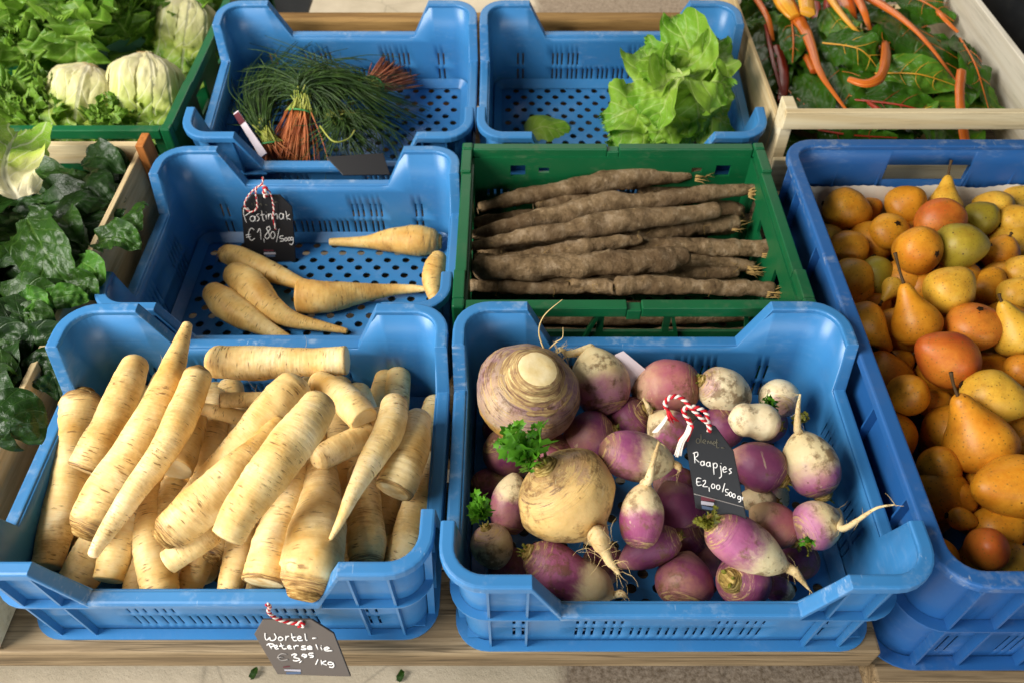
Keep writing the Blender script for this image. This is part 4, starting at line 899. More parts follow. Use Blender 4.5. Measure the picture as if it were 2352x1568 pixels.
TUR = [
 ('egg shaped turnip beside the swede, white one side and pink the other', 1379, 873, .085, 67, (.25, -.85, .2), 1.20, 'egg', 'turnip_pink', None, [(1310, 812, .10, 8), (1285, 800, .11, 4)], None),
 ('dusky red turnip at the back behind the red and white string', 1528, 892, .075, 66, (.9, .1, .2), 1.18, 'egg', 'turnip_dusky', .22, None, None),
 ('creamy white turnip at the back with brown crown pointing left', 1668, 897, .085, 53, (-.85, .35, .2), 1.22, 'egg', 'turnip_white', .34, None, None),
 ('small grey white turnip at the back right with fine rings and green shoots', 1792, 910, .075, 47, (-.2, -.5, .6), .95, 'turnip', 'turnip_white', None, None, (1765, 925, .10, 55, 5, 'sprig_green')),
 ('white turnip with a corky brown scar on its near end', 1730, 970, .11, 45, (.95, -.12, -.1), 1.30, 'waist', 'turnip_white', .40, None, (1818, 970, .10, 35, 3, 'sprig_dull')),
 ('egg shaped turnip at the right, pale pink with its tail root standing up', 1862, 1062, .105, 63, (.30, -.92, .15), 1.22, 'egg', 'turnip_pink', .40, [(1832, 985, .13, 9), (1832, 945, .14, 6), (1838, 905, .15, 2)], None),
 ('glossy egg shaped turnip in the middle, lilac end left and white end right', 1466, 1047, .13, 58, (-.93, .22, .2), 1.55, 'egg', 'turnip_half', None, [(1558, 1070, .13, 8), (1562, 1080, .13, 3)], None),
 ('upright turnip in the middle with a pale curved tail on top', 1475, 1182, .125, 51, (-.12, -.95, .15), 1.45, 'egg', 'turnip_tip', None, [(1490, 1100, .15, 10), (1500, 1060, .16, 7), (1513, 1015, .165, 3)], None),
 ('cream and mauve turnip behind the string ends', 1535, 985, .08, 52, (.6, -.6, .3), 1.05, 'turnip', 'turnip_tip', None, [(1490, 935, .10, 6), (1478, 915, .10, 3)], None),
 ('deep purple turnip behind the lilac and white one', 1350, 1003, .065, 56, (.7, .2, .1), 1.1, 'turnip', 'turnip_purple', .3, None, None),
 ('purple turnip right of the slate tag, ringed crown to the lower right', 1738, 1070, .10, 58, (.85, -.45, .2), 1.12, 'turnip', 'turnip_purple', .40, None, (1835, 1112, .10, 28, 3, 'sprig_dull')),
 ('small tan turnip below the purple one right of the tag', 1735, 1150, .075, 28, (.95, 0, .2), 1.6, 'long', 'turnip_white', .5, None, None),
 ('round white turnip at the right wall with a long trailing root over the rim', 1880, 1200, .10, 56, (-.7, -.3, .2), 1.02, 'turnip', 'turnip_pink', None, [(1935, 1213, .118, 9), (1975, 1190, .145, 5.5), (2015, 1165, .165, 3), (2055, 1158, .172, 1)], (1866, 1240, .125, 30, 3, 'sprig_green')),
 ('mauve turnip with scruffy crown beside the round white one', 1775, 1203, .085, 48, (.75, -.55, .2), 1.25, 'egg', 'turnip_dusky', .45, None, (1850, 1245, .10, 30, 4, 'sprig_dull')),
 ('long purple turnip slanting across the front right, scruffy crown to the upper left', 1722, 1252, .105, 60, (-.82, .50, .1), 1.75, 'long', 'turnip_half', .48, [(1826, 1312, .092, 11), (1842, 1332, .088, 7), (1858, 1352, .085, 3)], (1630, 1212, .125, 45, 4, 'sprig_dull')),
 ('rosy purple turnip at the front showing its pale ringed crown', 1712, 1335, .07, 62, (-.62, .25, .62), 1.12, 'turnip', 'turnip_purple', .50, None, None),
 ('dark purple round turnip at the front, crown turned down', 1574, 1328, .055, 68, (-.25, -.75, .45), .95, 'turnip', 'turnip_purple', .42, None, None),
 ('lumpy turnip in the front left, mauve above and cream below', 1312, 1318, .065, 60, (-.78, .42, .1), 1.85, 'waist', 'turnip_tip', .42, [(1428, 1362, .06, 8), (1440, 1370, .06, 3)], None),
 ('little cream turnip in the front left corner below a leafy stub', 1131, 1258, .07, 50, (-.25, .85, .3), 1.10, 'turnip', 'turnip_white', .30, None, (1108, 1192, .11, 62, 6, 'sprig_green')),
 ('streaky turnip between the big yellow one and the left wall', 1175, 1155, .07, 48, (-.1, -.9, .2), 1.45, 'egg', 'turnip_tip', None, None, None),
 ('violet turnip under the big yellow one, tilted up to the right', 1490, 1265, .07, 44, (.85, .45, .1), 1.75, 'long', 'turnip_purple', .3, None, None),
 ('dark turnip half buried below the slate tag', 1560, 1165, .06, 56, (.3, -.6, .3), 1.2, 'egg', 'turnip_purple', .3, None, None),
 ('turnip in shadow behind the top of the slate tag', 1655, 985, .06, 50, (.4, .5, .2), 1.1, 'turnip', 'turnip_purple', None, None, None),
 ('purple turnip in shadow under the swede', 1170, 1045, .05, 58, (-.3, .4, .2), 1.1, 'turnip', 'turnip_purple', None, None, None),
 ('wine coloured turnip sunk between the egg shaped one and the lilac one', 1440, 965, .055, 52, (.4, .3, .3), 1.1, 'turnip', 'turnip_purple', .3, None, None),
 ('cream turnip tip under the rosy purple one at the front', 1790, 1352, .04, 30, (-.8, .3, .1), 1.3, 'egg', 'turnip_tip', None, None, None),
 ('turnip sunk under the leafy sprig and swede', 1265, 1050, .05, 52, (.2, .5, .2), 1.1, 'turnip', 'turnip_dusky', None, None, None),
 ('reddish turnip at the bottom between tag and upright turnip', 1560, 1240, .045, 50, (.5, .3, .2), 1.2, 'egg', 'turnip_purple', None, None, None),
]
for i, (lb, x, y, z, r, ax, ra, pr, mt, cr, tl, sp) in enumerate(TUR):
    turnip('turnip', lb, 'turnip', x, y, z, r, ax, ra, pr, mt, 210 + i, cr, tl, sp, bend=.1 if pr in ('long', 'waist') else .03, lump=.075 if pr == 'waist' else .055)

rng = random.Random(77)
for i in range(12):
    x, y = -.01 + (i % 4) * .095 + rng.uniform(-.012, .012), .065 + (i // 4) * .085 + rng.uniform(-.01, .01); ax = Vector((rng.gauss(0, 1), rng.gauss(0, 1), rng.gauss(0, .4))).normalized()
    o = skin_obj('turnip', skin(lathe_path('egg', Vector((x, y, .028)), ax, .020, .046, 20, 0, i), 22, 420 + i, .06, 22, 0, 't', ('raw', 'raw')), M[('turnip_purple', 'turnip_tip', 'turnip_purple')[i % 3]])
    tag(o, 'turnip in the dark bottom layer of the turnip crate', 'turnip', 'turnips in the front crate')

# ---- pears
def pear(label, cx, cy, z, rpx, ax, ratio, prof, mat, seed, stem=.5, cal=True, group='pears in the tall blue crate'):
    c = P(cx, cy, z); Rw = rpx * mm_px(c); a = axis(*ax); rg = random.Random(seed)
    path = lathe_path(prof, c - a * Rw * (.25 if prof == 'pear' else .05), a, Rw, 2 * Rw * ratio, 30, rg.uniform(-.12, .12) * Rw, seed)
    path = [(p + (c - c), r) for p, r in path]
    o = skin_obj('pear', skin(path, 32, seed, .06, 24, 0, 't', ('raw', 'raw')), M[mat]); tag(o, label, 'pear', group)
    p0 = path[0][0]; p1 = path[-1][0]; d1 = (p1 - path[-3][0]).normalized()
    if stem:
        L = stem * Rw; sd = Vector((rg.gauss(0, .3), rg.gauss(0, .3), .3)); mb = MB(); pts = smooth_pts([p0 - a * Rw * .06, p0 + a * L * .5 + sd * L * .08, p0 + a * L + sd * L * .32], 8)
        mb.tube(pts, [.0022, .0018, .0016, .0015, .0015, .0016, .0017, .0020, .0022], 7); mb.build('stem', M['pear_stem'], o, smooth=True)
    if cal:
        mb = MB(); e = d1.orthogonal().normalized(); f = d1.cross(e)
        for q in range(5):
            an = q * 1.2566 + seed; dd = e * math.cos(an) + f * math.sin(an); mb.tube([p1 + d1 * .0004, p1 + dd * .0022 + d1 * .0012, p1 + dd * rg.uniform(.003, .0048) + d1 * .0006], [.0016, .0012, .0005], 5)
        mb.tube([p1 - d1 * .001, p1 + d1 * .0012], [.0027, .0020], 8); mb.build('calyx', M['calyx'], o, smooth=True)
    return o
PEARS = [
 ('orange pear at the back left of the pear heap, neck to the right', 1948, 484, .070, 50, (.8, -.25, .1), 1.10, 'fatpear', 'pear_orange', 0),
 ('small shaded pear behind the back left one', 1998, 480, .055, 30, (.3, .2, .3), 1.0, 'fatpear', 'pear_orange', 0),
 ('round gold orange pear at the back with stem scar facing up', 2082, 470, .075, 48, (.35, .45, .7), .95, 'fatpear', 'pear_orange', .0),
 ('upright pear at the very back with its stem against the handle hole', 2172, 448, .085, 40, (.05, .95, .15), 1.35, 'pear', 'pear_gold', .8),
 ('blushed red pear at the back, left of the yellow green one', 2162, 506, .090, 57, (.2, .3, -.6), .92, 'fatpear', 'pear_red', 0),
 ('pear with a black star shaped calyx, second row from the back', 2036, 540, .070, 46, (-.1, -.35, -.7), .95, 'fatpear', 'pear_orange', 0),
 ('bright orange round pear in front of the blushed one', 2101, 574, .095, 56, (-.3, .2, -.7), 1.0, 'fatpear', 'pear_orange', 0),
 ('yellow green pear with its nub pointing right', 2210, 568, .095, 56, (.9, .05, .1), 1.08, 'fatpear', 'pear_green', .12),
 ('green gold pear with calyx, behind the yellow green one', 2243, 506, .070, 42, (-.7, .2, -.3), 1.05, 'fatpear', 'pear_green', 0),
 ('golden pear near the back wall, right half of the heap', 2274, 482, .065, 42, (-.5, .3, -.3), 1.05, 'fatpear', 'pear_gold', 0),
 ('golden pear at the back, cut by the right edge of the photo', 2335, 506, .075, 40, (.3, .2, .4), 1.0, 'fatpear', 'pear_gold', 0),
 ('rearmost pear at the right edge of the photo', 2340, 458, .065, 36, (.4, .3, .3), 1.0, 'fatpear', 'pear_gold', 0),
 ('olive tinted pear against the left wall, second from the back', 1950, 582, .060, 47, (.1, -.6, .2), 1.12, 'fatpear', 'pear_orange', 0),
 ('dark green pear in the shade beside the left wall', 2015, 640, .055, 40, (.1, -.85, .1), 1.25, 'fatpear', 'pear_green', .3),
 ('upright pear left of the middle with a long dark stem', 2094, 706, .100, 56, (-.35, .85, .12), 1.30, 'pear', 'pear_orange', 1.25),
 ('clean golden pear in the middle with calyx at its lower left', 2184, 662, .100, 57, (.55, .60, .2), 1.02, 'fatpear', 'pear_gold', 0),
 ('orange pear right of the yellow green nubbed one', 2302, 575, .070, 42, (.0, .5, .5), 1.0, 'fatpear', 'pear_orange', .2),
 ('shaded orange pear right of the clean golden one', 2272, 655, .065, 43, (.2, .6, .2), 1.05, 'fatpear', 'pear_orange', 0),
 ('gold pear at the right edge, above the yellow necked one', 2346, 622, .075, 40, (.2, .4, .4), 1.0, 'fatpear', 'pear_gold', 0),
 ('gold pear at the right edge touching the yellow necked one', 2335, 670, .080, 38, (.2, .4, .4), 1.0, 'fatpear', 'pear_gold', 0),
 ('red cheeked pear below the clean golden one, dark calyx on top', 2232, 758, .085, 60, (.05, -.65, -.55), .95, 'fatpear', 'pear_red', 0),
 ('lying pear flushed red, neck pointing to the upper left', 2168, 824, .100, 64, (-.78, .45, .15), 1.22, 'fatpear', 'pear_red', 0),
 ('yellow pear at the right edge with a neck and black scab', 2322, 742, .105, 54, (-.45, .80, .15), 1.30, 'pear', 'pear_gold', .35),
 ('pear at the left wall with its neck and stem to the lower right', 2006, 766, .070, 48, (.62, -.70, .1), 1.38, 'pear', 'pear_orange', .8),
 ('pear deep at the left wall, above the downward necked one', 1972, 676, .045, 38, (.2, .3, .3), 1.05, 'fatpear', 'pear_orange', 0),
 ('round pear at the left wall below the downward necked one', 2088, 902, .080, 50, (.0, .4, .6), 1.0, 'fatpear', 'pear_orange', .0),
 ('freckled yellow pear lying crosswise at the right', 2292, 908, .100, 62, (.75, -.25, .2), 1.22, 'fatpear', 'pear_gold', 0),
 ('largest pear of the heap, neck up with a grey bent stem', 2228, 975, .100, 82, (-.42, .80, .15), 1.20, 'pear', 'pear_orange', .75),
 ('pear at the left wall beside the largest one', 2158, 1068, .070, 50, (-.1, .4, .4), 1.0, 'fatpear', 'pear_orange', 0),
 ('large brownish pear at the right edge with its neck to the left', 2318, 1112, .095, 74, (-.80, -.05, .2), 1.32, 'fatpear', 'pear_orange', 0),
 ('red pear in the near corner of the heap', 2266, 1262, .088, 50, (-.2, .3, .6), 1.0, 'fatpear', 'pear_red', 0),
 ('shaded amber pear above the red one in the near corner', 2302, 1215, .062, 58, (.4, .3, .2), 1.1, 'fatpear', 'pear_orange', 0),
 ('small orange pear beside the wall, above the stubby one', 2208, 1146, .060, 34, (.4, -.4, .2), 1.1, 'fatpear', 'pear_orange', 0),
 ('stubby little pear by the wall, left of the amber one', 2212, 1192, .070, 27, (.85, -.2, .2), 1.2, 'fatpear', 'pear_orange', .8),
 ('pear tucked behind the largest one at the right', 2336, 985, .065, 48, (.2, .5, .2), 1.0, 'fatpear', 'pear_orange', 0),
 ('dim olive pear deep between the lying and red cheeked pears', 2292, 812, .045, 50, (.3, .4, .3), 1.0, 'fatpear', 'pear_green', 0),
 ('orange pear tucked behind the long stemmed upright one', 2120, 654, .060, 40, (.3, .3, .3), 1.0, 'fatpear', 'pear_orange', 0),
 ('tiny gold pear neck showing left of the upright one', 2040, 672, .070, 24, (-.5, -.6, .2), 1.4, 'pear', 'pear_gold', .5),
 ('pear sunk in shadow at the left, under the upright one', 2012, 706, .040, 38, (.3, .3, .3), 1.0, 'fatpear', 'pear_orange', 0),
 ('pear sunk in shadow left of the largest one', 2150, 925, .050, 38, (.3, .3, .3), 1.0, 'fatpear', 'pear_orange', 0),
 ('pear sunk in shadow behind the flushed lying one', 2068, 832, .045, 34, (.3, .3, .3), 1.0, 'fatpear', 'pear_orange', .4),
 ('gold pear at the right edge below the black scabbed one', 2350, 846, .085, 38, (.3, .4, .4), 1.0, 'fatpear', 'pear_orange', 0),
]
for i, (lb, x, y, z, r, ax, ra, pr, mt, st) in enumerate(PEARS): pear(lb, x, y, z, r, ax, ra, pr, mt, 300 + i, st)
rng = random.Random(12); k = 0
for i in range(5):
    for j in range(7):
        x, y = .412 + i * .060 + (j % 2) * .015, .065 + j * .076
        pear('pear at the bottom of the crate, almost hidden by the others', 0, 0, .0, 1, (0, 0, 1), 1.0, 'fatpear', 'pear_orange', 380 + k, 0, False) if False else None
        ax = Vector((rng.gauss(0, 1), rng.gauss(0, 1), rng.gauss(0, .5))).normalized()
        path = lathe_path('fatpear', Vector((x + rng.uniform(-.008, .008), y, .008 + rng.uniform(0, .012))), ax, .031, .066, 20, 0, k)
        o = skin_obj('pear', skin(path, 22, 380 + k, .06, 24, 0, 't', ('raw', 'raw')), M['pear_orange']); tag(o, 'pear at the bottom of the crate, almost hidden by the others', 'pear', 'pears in the tall blue crate'); k += 1
for i in range(5):
    for j in range(7):
        x, y = .402 + i * .060 + (j % 2) * .02, .06 + j * .074
        ax = Vector((rng.gauss(0, 1), rng.gauss(0, 1), rng.gauss(0, .5))).normalized()
        path = lathe_path('fatpear', Vector((x + rng.uniform(-.008, .008), y, .046 + rng.uniform(0, .008))), ax, .029, .062, 20, 0, k)
        o = skin_obj('pear', skin(path, 22, 440 + k, .06, 24, 0, 't', ('raw', 'raw')), M[rng.choice(['pear_orange', 'pear_orange', 'pear_gold'])]); tag(o, 'pear in the middle layer, mostly covered by the pears on top', 'pear', 'pears in the tall blue crate'); k += 1
# paper liner in the pear crate
simple('liner_paper', lin('#cfc4b4'), .9, .1)
mb = MB(); x0, x1, y1 = .368, .730, .586; n = 60; vs = []; fs = []
for i in range(n + 1):
    x = x0 + (x1 - x0) * i / n
    for z in (-.02, .03, .078 + .0012 * (i % 2) + .0015 * math.sin(i * .4)): vs.append((x, y1 - .004 - .002 * math.sin(i * .35) - (.03 - z) * .05, z))
for i in range(n):
    for j in range(2): fs.append((i * 3 + j, i * 3 + 3 + j, i * 3 + 4 + j, i * 3 + 1 + j))
mb.add(vs, fs)
tag(mb.build('paper_liner', M['liner_paper'], loc=(.549, .586, 0), smooth=True, solid=.0006), 'pale paper liner edge showing behind the pears', 'paper liner')
# ================================================================== leaves
# ---- spinach: a heap in the wooden crate; leaves lie over each other
rng = random.Random(21)
def heap_z(x, y): return .090 + .035 * math.sin((y - .02) / .6 * math.pi) - .25 * max(0, -(x + .80)) ** 1.5
cnt = 0
for i in range(255):
    y = rng.uniform(.02, .615); x = rng.uniform(-.84, -.500); lay = i / 255
    z = heap_z(x, y) - .035 + .04 * lay; L = rng.uniform(.07, .105); an = rng.uniform(-.5, .5) + rng.choice([0, math.pi, math.pi / 2, -.6])
    d = Vector((math.cos(an), math.sin(an), rng.uniform(-.15, .15))); c = Vector((x, y, z))
    if (c + d * L * .5).x > -.502: c.x -= (c + d * L * .5).x + .502
    if (c - d * L * .5).x > -.502: c.x -= (c - d * L * .5).x + .502
    up = Vector((rng.gauss(0, .32), rng.gauss(-.12, .30), 1))
    o = blade('spinach_leaf', [c - d * L * .5 - Vector((0, 0, .008)), c + Vector((0, 0, rng.uniform(.004, .014))), c + d * L * .5 - Vector((0, 0, rng.uniform(.0, .02)))], up, rng.uniform(.042, .064), 'spinach', rng.choice(['spinach_blade', 'dark_blade', 'dark_blade', 'spinach_blade', 'dark_blade']), 500 + i, None,
              rng.choice([-.6, -.45, -.3, .4, .55]), rng.uniform(.04, .09), rng.uniform(2, 3.5), .0030, nu=14, nv=20)
    tag(o, 'dark green crinkled spinach leaf in the heaped wooden crate', 'spinach leaf', 'spinach leaves in the wooden crate')
SPI = [
 ('large blistered spinach leaf hanging tip down in the middle of the heap', [(60, 500, .130), (110, 590, .125), (175, 680, .095)], (-.1, -.5, .8), .095, 'spinach_blade', .15, .10),
 ('wide spinach leaf lying flat near the back of the heap', [(90, 400, .105), (200, 430, .118), (300, 425, .105)], (0, -.25, 1), .075, 'spinach_blade', -.25, .10),
 ('long spinach leaf below the wide one, folded along its edge', [(70, 470, .105), (190, 475, .115), (290, 455, .105)], (0, -.4, 1), .065, 'spinach_blade', -.3, .12),
 ('wavy spinach leaf below the folded one near the right board', [(60, 540, .100), (170, 525, .115), (290, 480, .108)], (0, -.5, 1), .070, 'dark_blade', -.3, .12),
 ('arched spinach leaf with pale underside beside the wooden board', [(250, 560, .110), (290, 490, .125), (325, 465, .105)], (-.4, -.5, .8), .055, 'spinach_blade', -.4, .1),
 ('curly bright spinach leaf poking over the right board', [(225, 555, .120), (280, 545, .135), (322, 575, .125)], (.2, -.4, .8), .055, 'spinach_blade', .3, .22),
 ('small glossy spinach leaf by the corner of the blue crate', [(180, 600, .120), (215, 620, .128), (228, 665, .115)], (.2, -.5, .8), .045, 'bright_blade', .3, .15),
 ('rounded spinach leaf cupped beside the blue crate corner', [(160, 660, .115), (195, 655, .125), (225, 690, .110)], (.1, -.5, .8), .045, 'spinach_blade', .35, .15),
 ('backlit green spinach leaf lying across the middle front', [(110, 690, .115), (160, 680, .125), (205, 690, .115)], (.0, -.6, .8), .040, 'bright_blade', .25, .15),
 ('pointed spinach leaf arching down in front of the small leaves', [(40, 720, .125), (80, 740, .130), (80, 830, .100)], (.3, -.6, .6), .055, 'spinach_blade', -.3, .12),
 ('broad dark spinach leaf turned over near the blue crate', [(70, 820, .105), (120, 790, .120), (150, 850, .100)], (.3, -.5, .8), .070, 'dark_blade', .25, .12),
 ('heart shaped spinach leaf low against the wooden board', [(80, 870, .10), (115, 850, .11), (140, 920, .09)], (.3, -.5, .8), .065, 'dark_blade', .2, .12),
 ('smooth spinach leaf hanging out over the front of its crate', [(-40, 985, .155), (30, 965, .160), (95, 1020, .130)], (.25, -.6, .8), .085, 'dark_blade', -.45, .06),
 ('bumpy yellow green young spinach cluster leaf in the heap front', [(60, 695, .13), (85, 690, .135), (120, 715, .125)], (0, -.5, .8), .04, 'bright_blade', .3, .3),
 ('narrow spinach leaf at the left edge of the photo', [(-20, 800, .115), (25, 790, .120), (60, 900, .095)], (.2, -.5, .8), .070, 'dark_blade', .2, .12),
 ('curled spinach leaf under the end slat of the crate', [(200, 370, .085), (260, 375, .105), (300, 420, .09)], (.2, -.5, .8), .060, 'dark_blade', .3, .16),
]
for i, (lb, pts, up, w, m, cup, ruf) in enumerate(SPI):
    o = blade('spinach_leaf', px_path(pts), up, w * .82, 'spinach', m, 620 + i, None, cup * 1.4, ruf * .8, 3.0, .0040, nu=28, nv=38)
    tag(o, lb, 'spinach leaf', 'spinach leaves in the wooden crate')
for i in range(14):
    y = .05 + i * .040; c = Vector((-.520 + rng.uniform(-.012, .004), y + rng.uniform(-.012, .012), .112 + rng.uniform(-.008, .012))); d = Vector((rng.uniform(.3, 1), rng.uniform(-.9, .9), 0)).normalized() * .036
    o = blade('spinach_leaf', [c - d, c + Vector((0, 0, .012)), c + d * .8 - Vector((0, 0, .004))], (rng.gauss(.1, .2), -.4, 1), rng.uniform(.042, .056), 'spinach', rng.choice(['spinach_blade', 'dark_blade', 'dark_blade']), 860 + i, None, rng.choice([-.5, -.35, .4]), .08, 3, .0035, nu=16, nv=22)
    tag(o, 'dark green crinkled spinach leaf in the heaped wooden crate', 'spinach leaf', 'spinach leaves in the wooden crate')
# stray lettuce leaf at the left edge
o = blade('lettuce_leaf', px_path([(40, 455, .165), (10, 400, .175), (20, 340, .165), (40, 300, .150)]), (.5, -.5, .6), .085, 'escarole', 'escarole_blade', 650, None, .35, .22, 3, .003, .25, nu=24, nv=34, twist=.6)
tag(o, 'loose lettuce leaf with a white torn base at the left edge above the spinach', 'lettuce leaf')

# ---- escarole
def escarole(label, px, py, z, R_, ax, seed, nl=16, mat='escarole_blade', jag=.3):
    c = P(px, py, z); a = axis(*ax); rg = random.Random(seed); root = empty('escarole', c, label, 'escarole', 'escarole heads in the green crate')
    e = a.orthogonal().normalized(); f = a.cross(e)
    for i in range(nl):
        an = i * 2.39996 + rg.uniform(-.2, .2); q = i / nl; rr = R_ * (1.05 - .35 * q); o_ = e * math.cos(an) + f * math.sin(an); Ln = R_ * rg.uniform(2.4, 3.0)
        pts = [c + a * R_ * .92 + o_ * rr * .12, c + a * R_ * .55 + o_ * rr * .86, c - a * R_ * .15 + o_ * rr * 1.02, c - a * R_ * .62 + o_ * rr * rg.uniform(.95, 1.2), c - a * R_ * 1.0 + o_ * rr * rg.uniform(1.05, 1.6), c - a * R_ * 1.25 + o_ * rr * rg.uniform(1.2, 2.1)]
        blade('leaf', pts, o_, R_ * rg.uniform(.75, 1.15), 'escarole', mat, seed * 31 + i, root, -.5, .34, 6.0, .0022, jag * 1.5, nu=24, nv=48, start=.34)
    disc('cut_end', c + a * R_ * .90, a, R_ * .22, M['brown_cut_root'], root, seed)
    return root
escarole('white ribbed escarole head nearest the blue crate, base up at the front', 338, 205, .065, .060, (.05, .88, .20), 71, 20)
escarole('escarole head left of the whitest one, pale ribs above frilly green', 195, 222, .058, .055, (.25, .85, .18), 72, 20)
escarole('blurred pale escarole head by the far green rim', 425, 62, .050, .060, (.25, .85, .3), 73, 14)
def frilly(label, px, py, z, R_, seed, nl=20, lean=(0, -.35, .9)):
    c = P(px, py, z); rg = random.Random(seed); root = empty('escarole', c, label, 'escarole', 'escarole heads in the green crate'); ln = Vector(lean)
    for i in range(nl):
        an = i * 2.39996; q = (i + .5) / nl; el = .25 + 1.15 * q; d = Vector((math.cos(an) * math.cos(el), math.sin(an) * math.cos(el), math.sin(el) * .8)) + ln * .35; d.normalize(); Ln = R_ * rg.uniform(1.1, 1.6)
        sag = Vector((0, -.1, -.55)) * Ln * (1.1 - q * .6)
        pts = [c, c + d * Ln * .45 + Vector((0, 0, .01)), c + d * Ln * .8 + sag * .25, c + d * Ln + sag * .75]
        up = Vector((0, 0, 1)) * (1 - q) - Vector((math.cos(an), math.sin(an), 0)) * q * .8 + Vector((0, 0, .3))
        blade('leaf', pts, up, R_ * rg.uniform(.8, 1.15), 'fan', 'escarole_green', seed * 37 + i, root, .3, .30, 7.0, .0030, .42, nu=26, nv=56, twist=rg.uniform(-1.0, 1.0), start=.08)
    return root
frilly('frilly green escarole sprawling in the top left corner', 70, 60, .045, .115, 81, 26)
frilly('frilly escarole top in the middle of the green crate', 235, 70, .050, .105, 82, 26)
frilly('yellow green escarole top at the back near the green rim', 360, 20, .040, .110, 83, 22)
frilly('small frilly escarole at the left edge over the dark gap', 20, 140, .030, .090, 84, 18)
frilly('frilly green tuft between the two white escarole heads at the rim', 262, 292, .045, .038, 86, 10)
frilly('low frilly escarole leaves at the front left corner of the green crate', 95, 275, .035, .060, 85, 16)

# ---- butter lettuce
c = P(1540, 215, floor_z(.80) + .06); root = empty('butter_lettuce', c, 'loose soft butter lettuce head standing in the near empty blue crate', 'lettuce'); rg = random.Random(44)
BL = [  # base, mid, tip in the picture with heights, width px, facing
 ([(1545, 205, .08), (1585, 130, .135), (1545, 40, .165)], 130, (-.3, -.6, .6), .2),
 ([(1540, 200, .06), (1500, 150, .10), (1475, 110, .095)], 120, (-.3, -.3, .9), .25),
 ([(1560, 200, .08), (1630, 140, .13), (1655, 90, .135)], 110, (.1, -.8, .6), .3),
 ([(1560, 220, .08), (1635, 185, .14), (1680, 205, .12)], 130, (.4, -.5, .8), -.3),
 ([(1560, 180, .10), (1600, 230, .10), (1610, 310, .055)], 190, (.2, -.7, .7), -.35),
 ([(1545, 190, .10), (1570, 170, .12), (1620, 120, .11)], 110, (-.3, -.6, .8), .3),
 ([(1530, 220, .07), (1450, 250, .07), (1385, 285, .045)], 130, (-.2, -.5, .9), .25),
 ([(1530, 230, .06), (1460, 290, .055), (1400, 320, .03)], 140, (-.1, -.6, .9), -.25),
 ([(1530, 190, .10), (1500, 210, .11), (1470, 260, .085)], 90, (-.5, -.5, .7), .4),
 ([(1540, 220, .09), (1525, 280, .075), (1500, 330, .04)], 120, (-.2, -.8, .5), -.3),
 ([(1540, 200, .12), (1530, 170, .135), (1545, 140, .13)], 100, (0, -.9, .5), .45),
 ([(1580, 240, .08), (1650, 270, .07), (1680, 290, .04)], 130, (.4, -.6, .7), -.35),
 ([(1550, 180, .125), (1530, 230, .12), (1505, 290, .08)], 90, (-.6, -.6, .5), .5),
 ([(1575, 190, .11), (1630, 210, .105), (1670, 260, .07)], 140, (.3, -.7, .7), -.4),
 ([(1540, 215, .08), (1580, 290, .065), (1590, 335, .03)], 150, (.1, -.8, .6), -.3),
 ([(1530, 200, .11), (1505, 175, .125), (1490, 190, .115)], 80, (-.2, -.6, .8), .5),
]
for i, (pts, w, up, cup) in enumerate(BL):
    q = px_path([(x, y, z + .015) for x, y, z in pts]); blade('leaf', q, up, w * mm_px(q[1]), 'oval', 'butter_blade', 700 + i, root, cup * 1.3, .28, 2.2, .0042, .10, nu=30, nv=34, twist=rg.uniform(-.7, .7))
o = blade('lettuce_leaf', px_path([(1205, 310, -.005), (1250, 290, .004), (1310, 312, -.008)]), (0, -.3, 1), .055, 'oval', 'butter_blade', 740, None, -.2, .1, 2, .002)
tag(o, 'single fallen lettuce leaf on the crate floor, half behind the green rim', 'lettuce leaf')

# ---- chard
simple('chard_stalk_orange', lin('#d8671a'), .35, .5); simple('chard_stalk_gold', lin('#e09a24'), .35, .5); simple('chard_stalk_red', lin('#8e2416'), .38, .5)
def stalk_mat(key, a, b):
    k = N(key, .34, .5); s = k.sep(k.uv()); st = k.noise(k.comb(k.math('MULTIPLY', s[0], 26.0), k.math('MULTIPLY', s[1], 8.0), 0.0), 1.0, 3); k.color(k.ramp(st, [(.35, a), (.65, b)])); k.bump(st, .4, .001); k.sss(.15, (.005, .002, .001)); M[key] = k.m
stalk_mat('chard_orange', lin('#c8541a'), lin('#e0842a')); stalk_mat('chard_gold', lin('#d98a1c'), lin('#edb53c')); stalk_mat('chard_red', lin('#7e1c14'), lin('#b8401e'))
FL_N = Vector((0, -.45, .9)).normalized()
def stalk(name, pts, rpx, mat, parent, seed, ends=('round', 'round'), flat=1.0):
    q = []
    for (x, y, z), r in zip(pts, rpx): p = P(x, y, z); q.append((p, r * mm_px(p)))
    vs, fs, uv = skin(crom(q, 34), 18, seed, .10, 40, 0, 'len', ends)
    for i in range(len(vs)):                                  # lengthwise ribs
        j = (i // 18) * 18; cen = sum((vs[j + k] for k in range(18) if j + k < len(vs)), Vector()) / 18; dv = (vs[i] - cen) * (1.08 if i % 3 == 0 else .96); vs[i] = cen + dv - FL_N * dv.dot(FL_N) * .62
    return skin_obj(name, (vs, fs, uv), M[mat], parent)
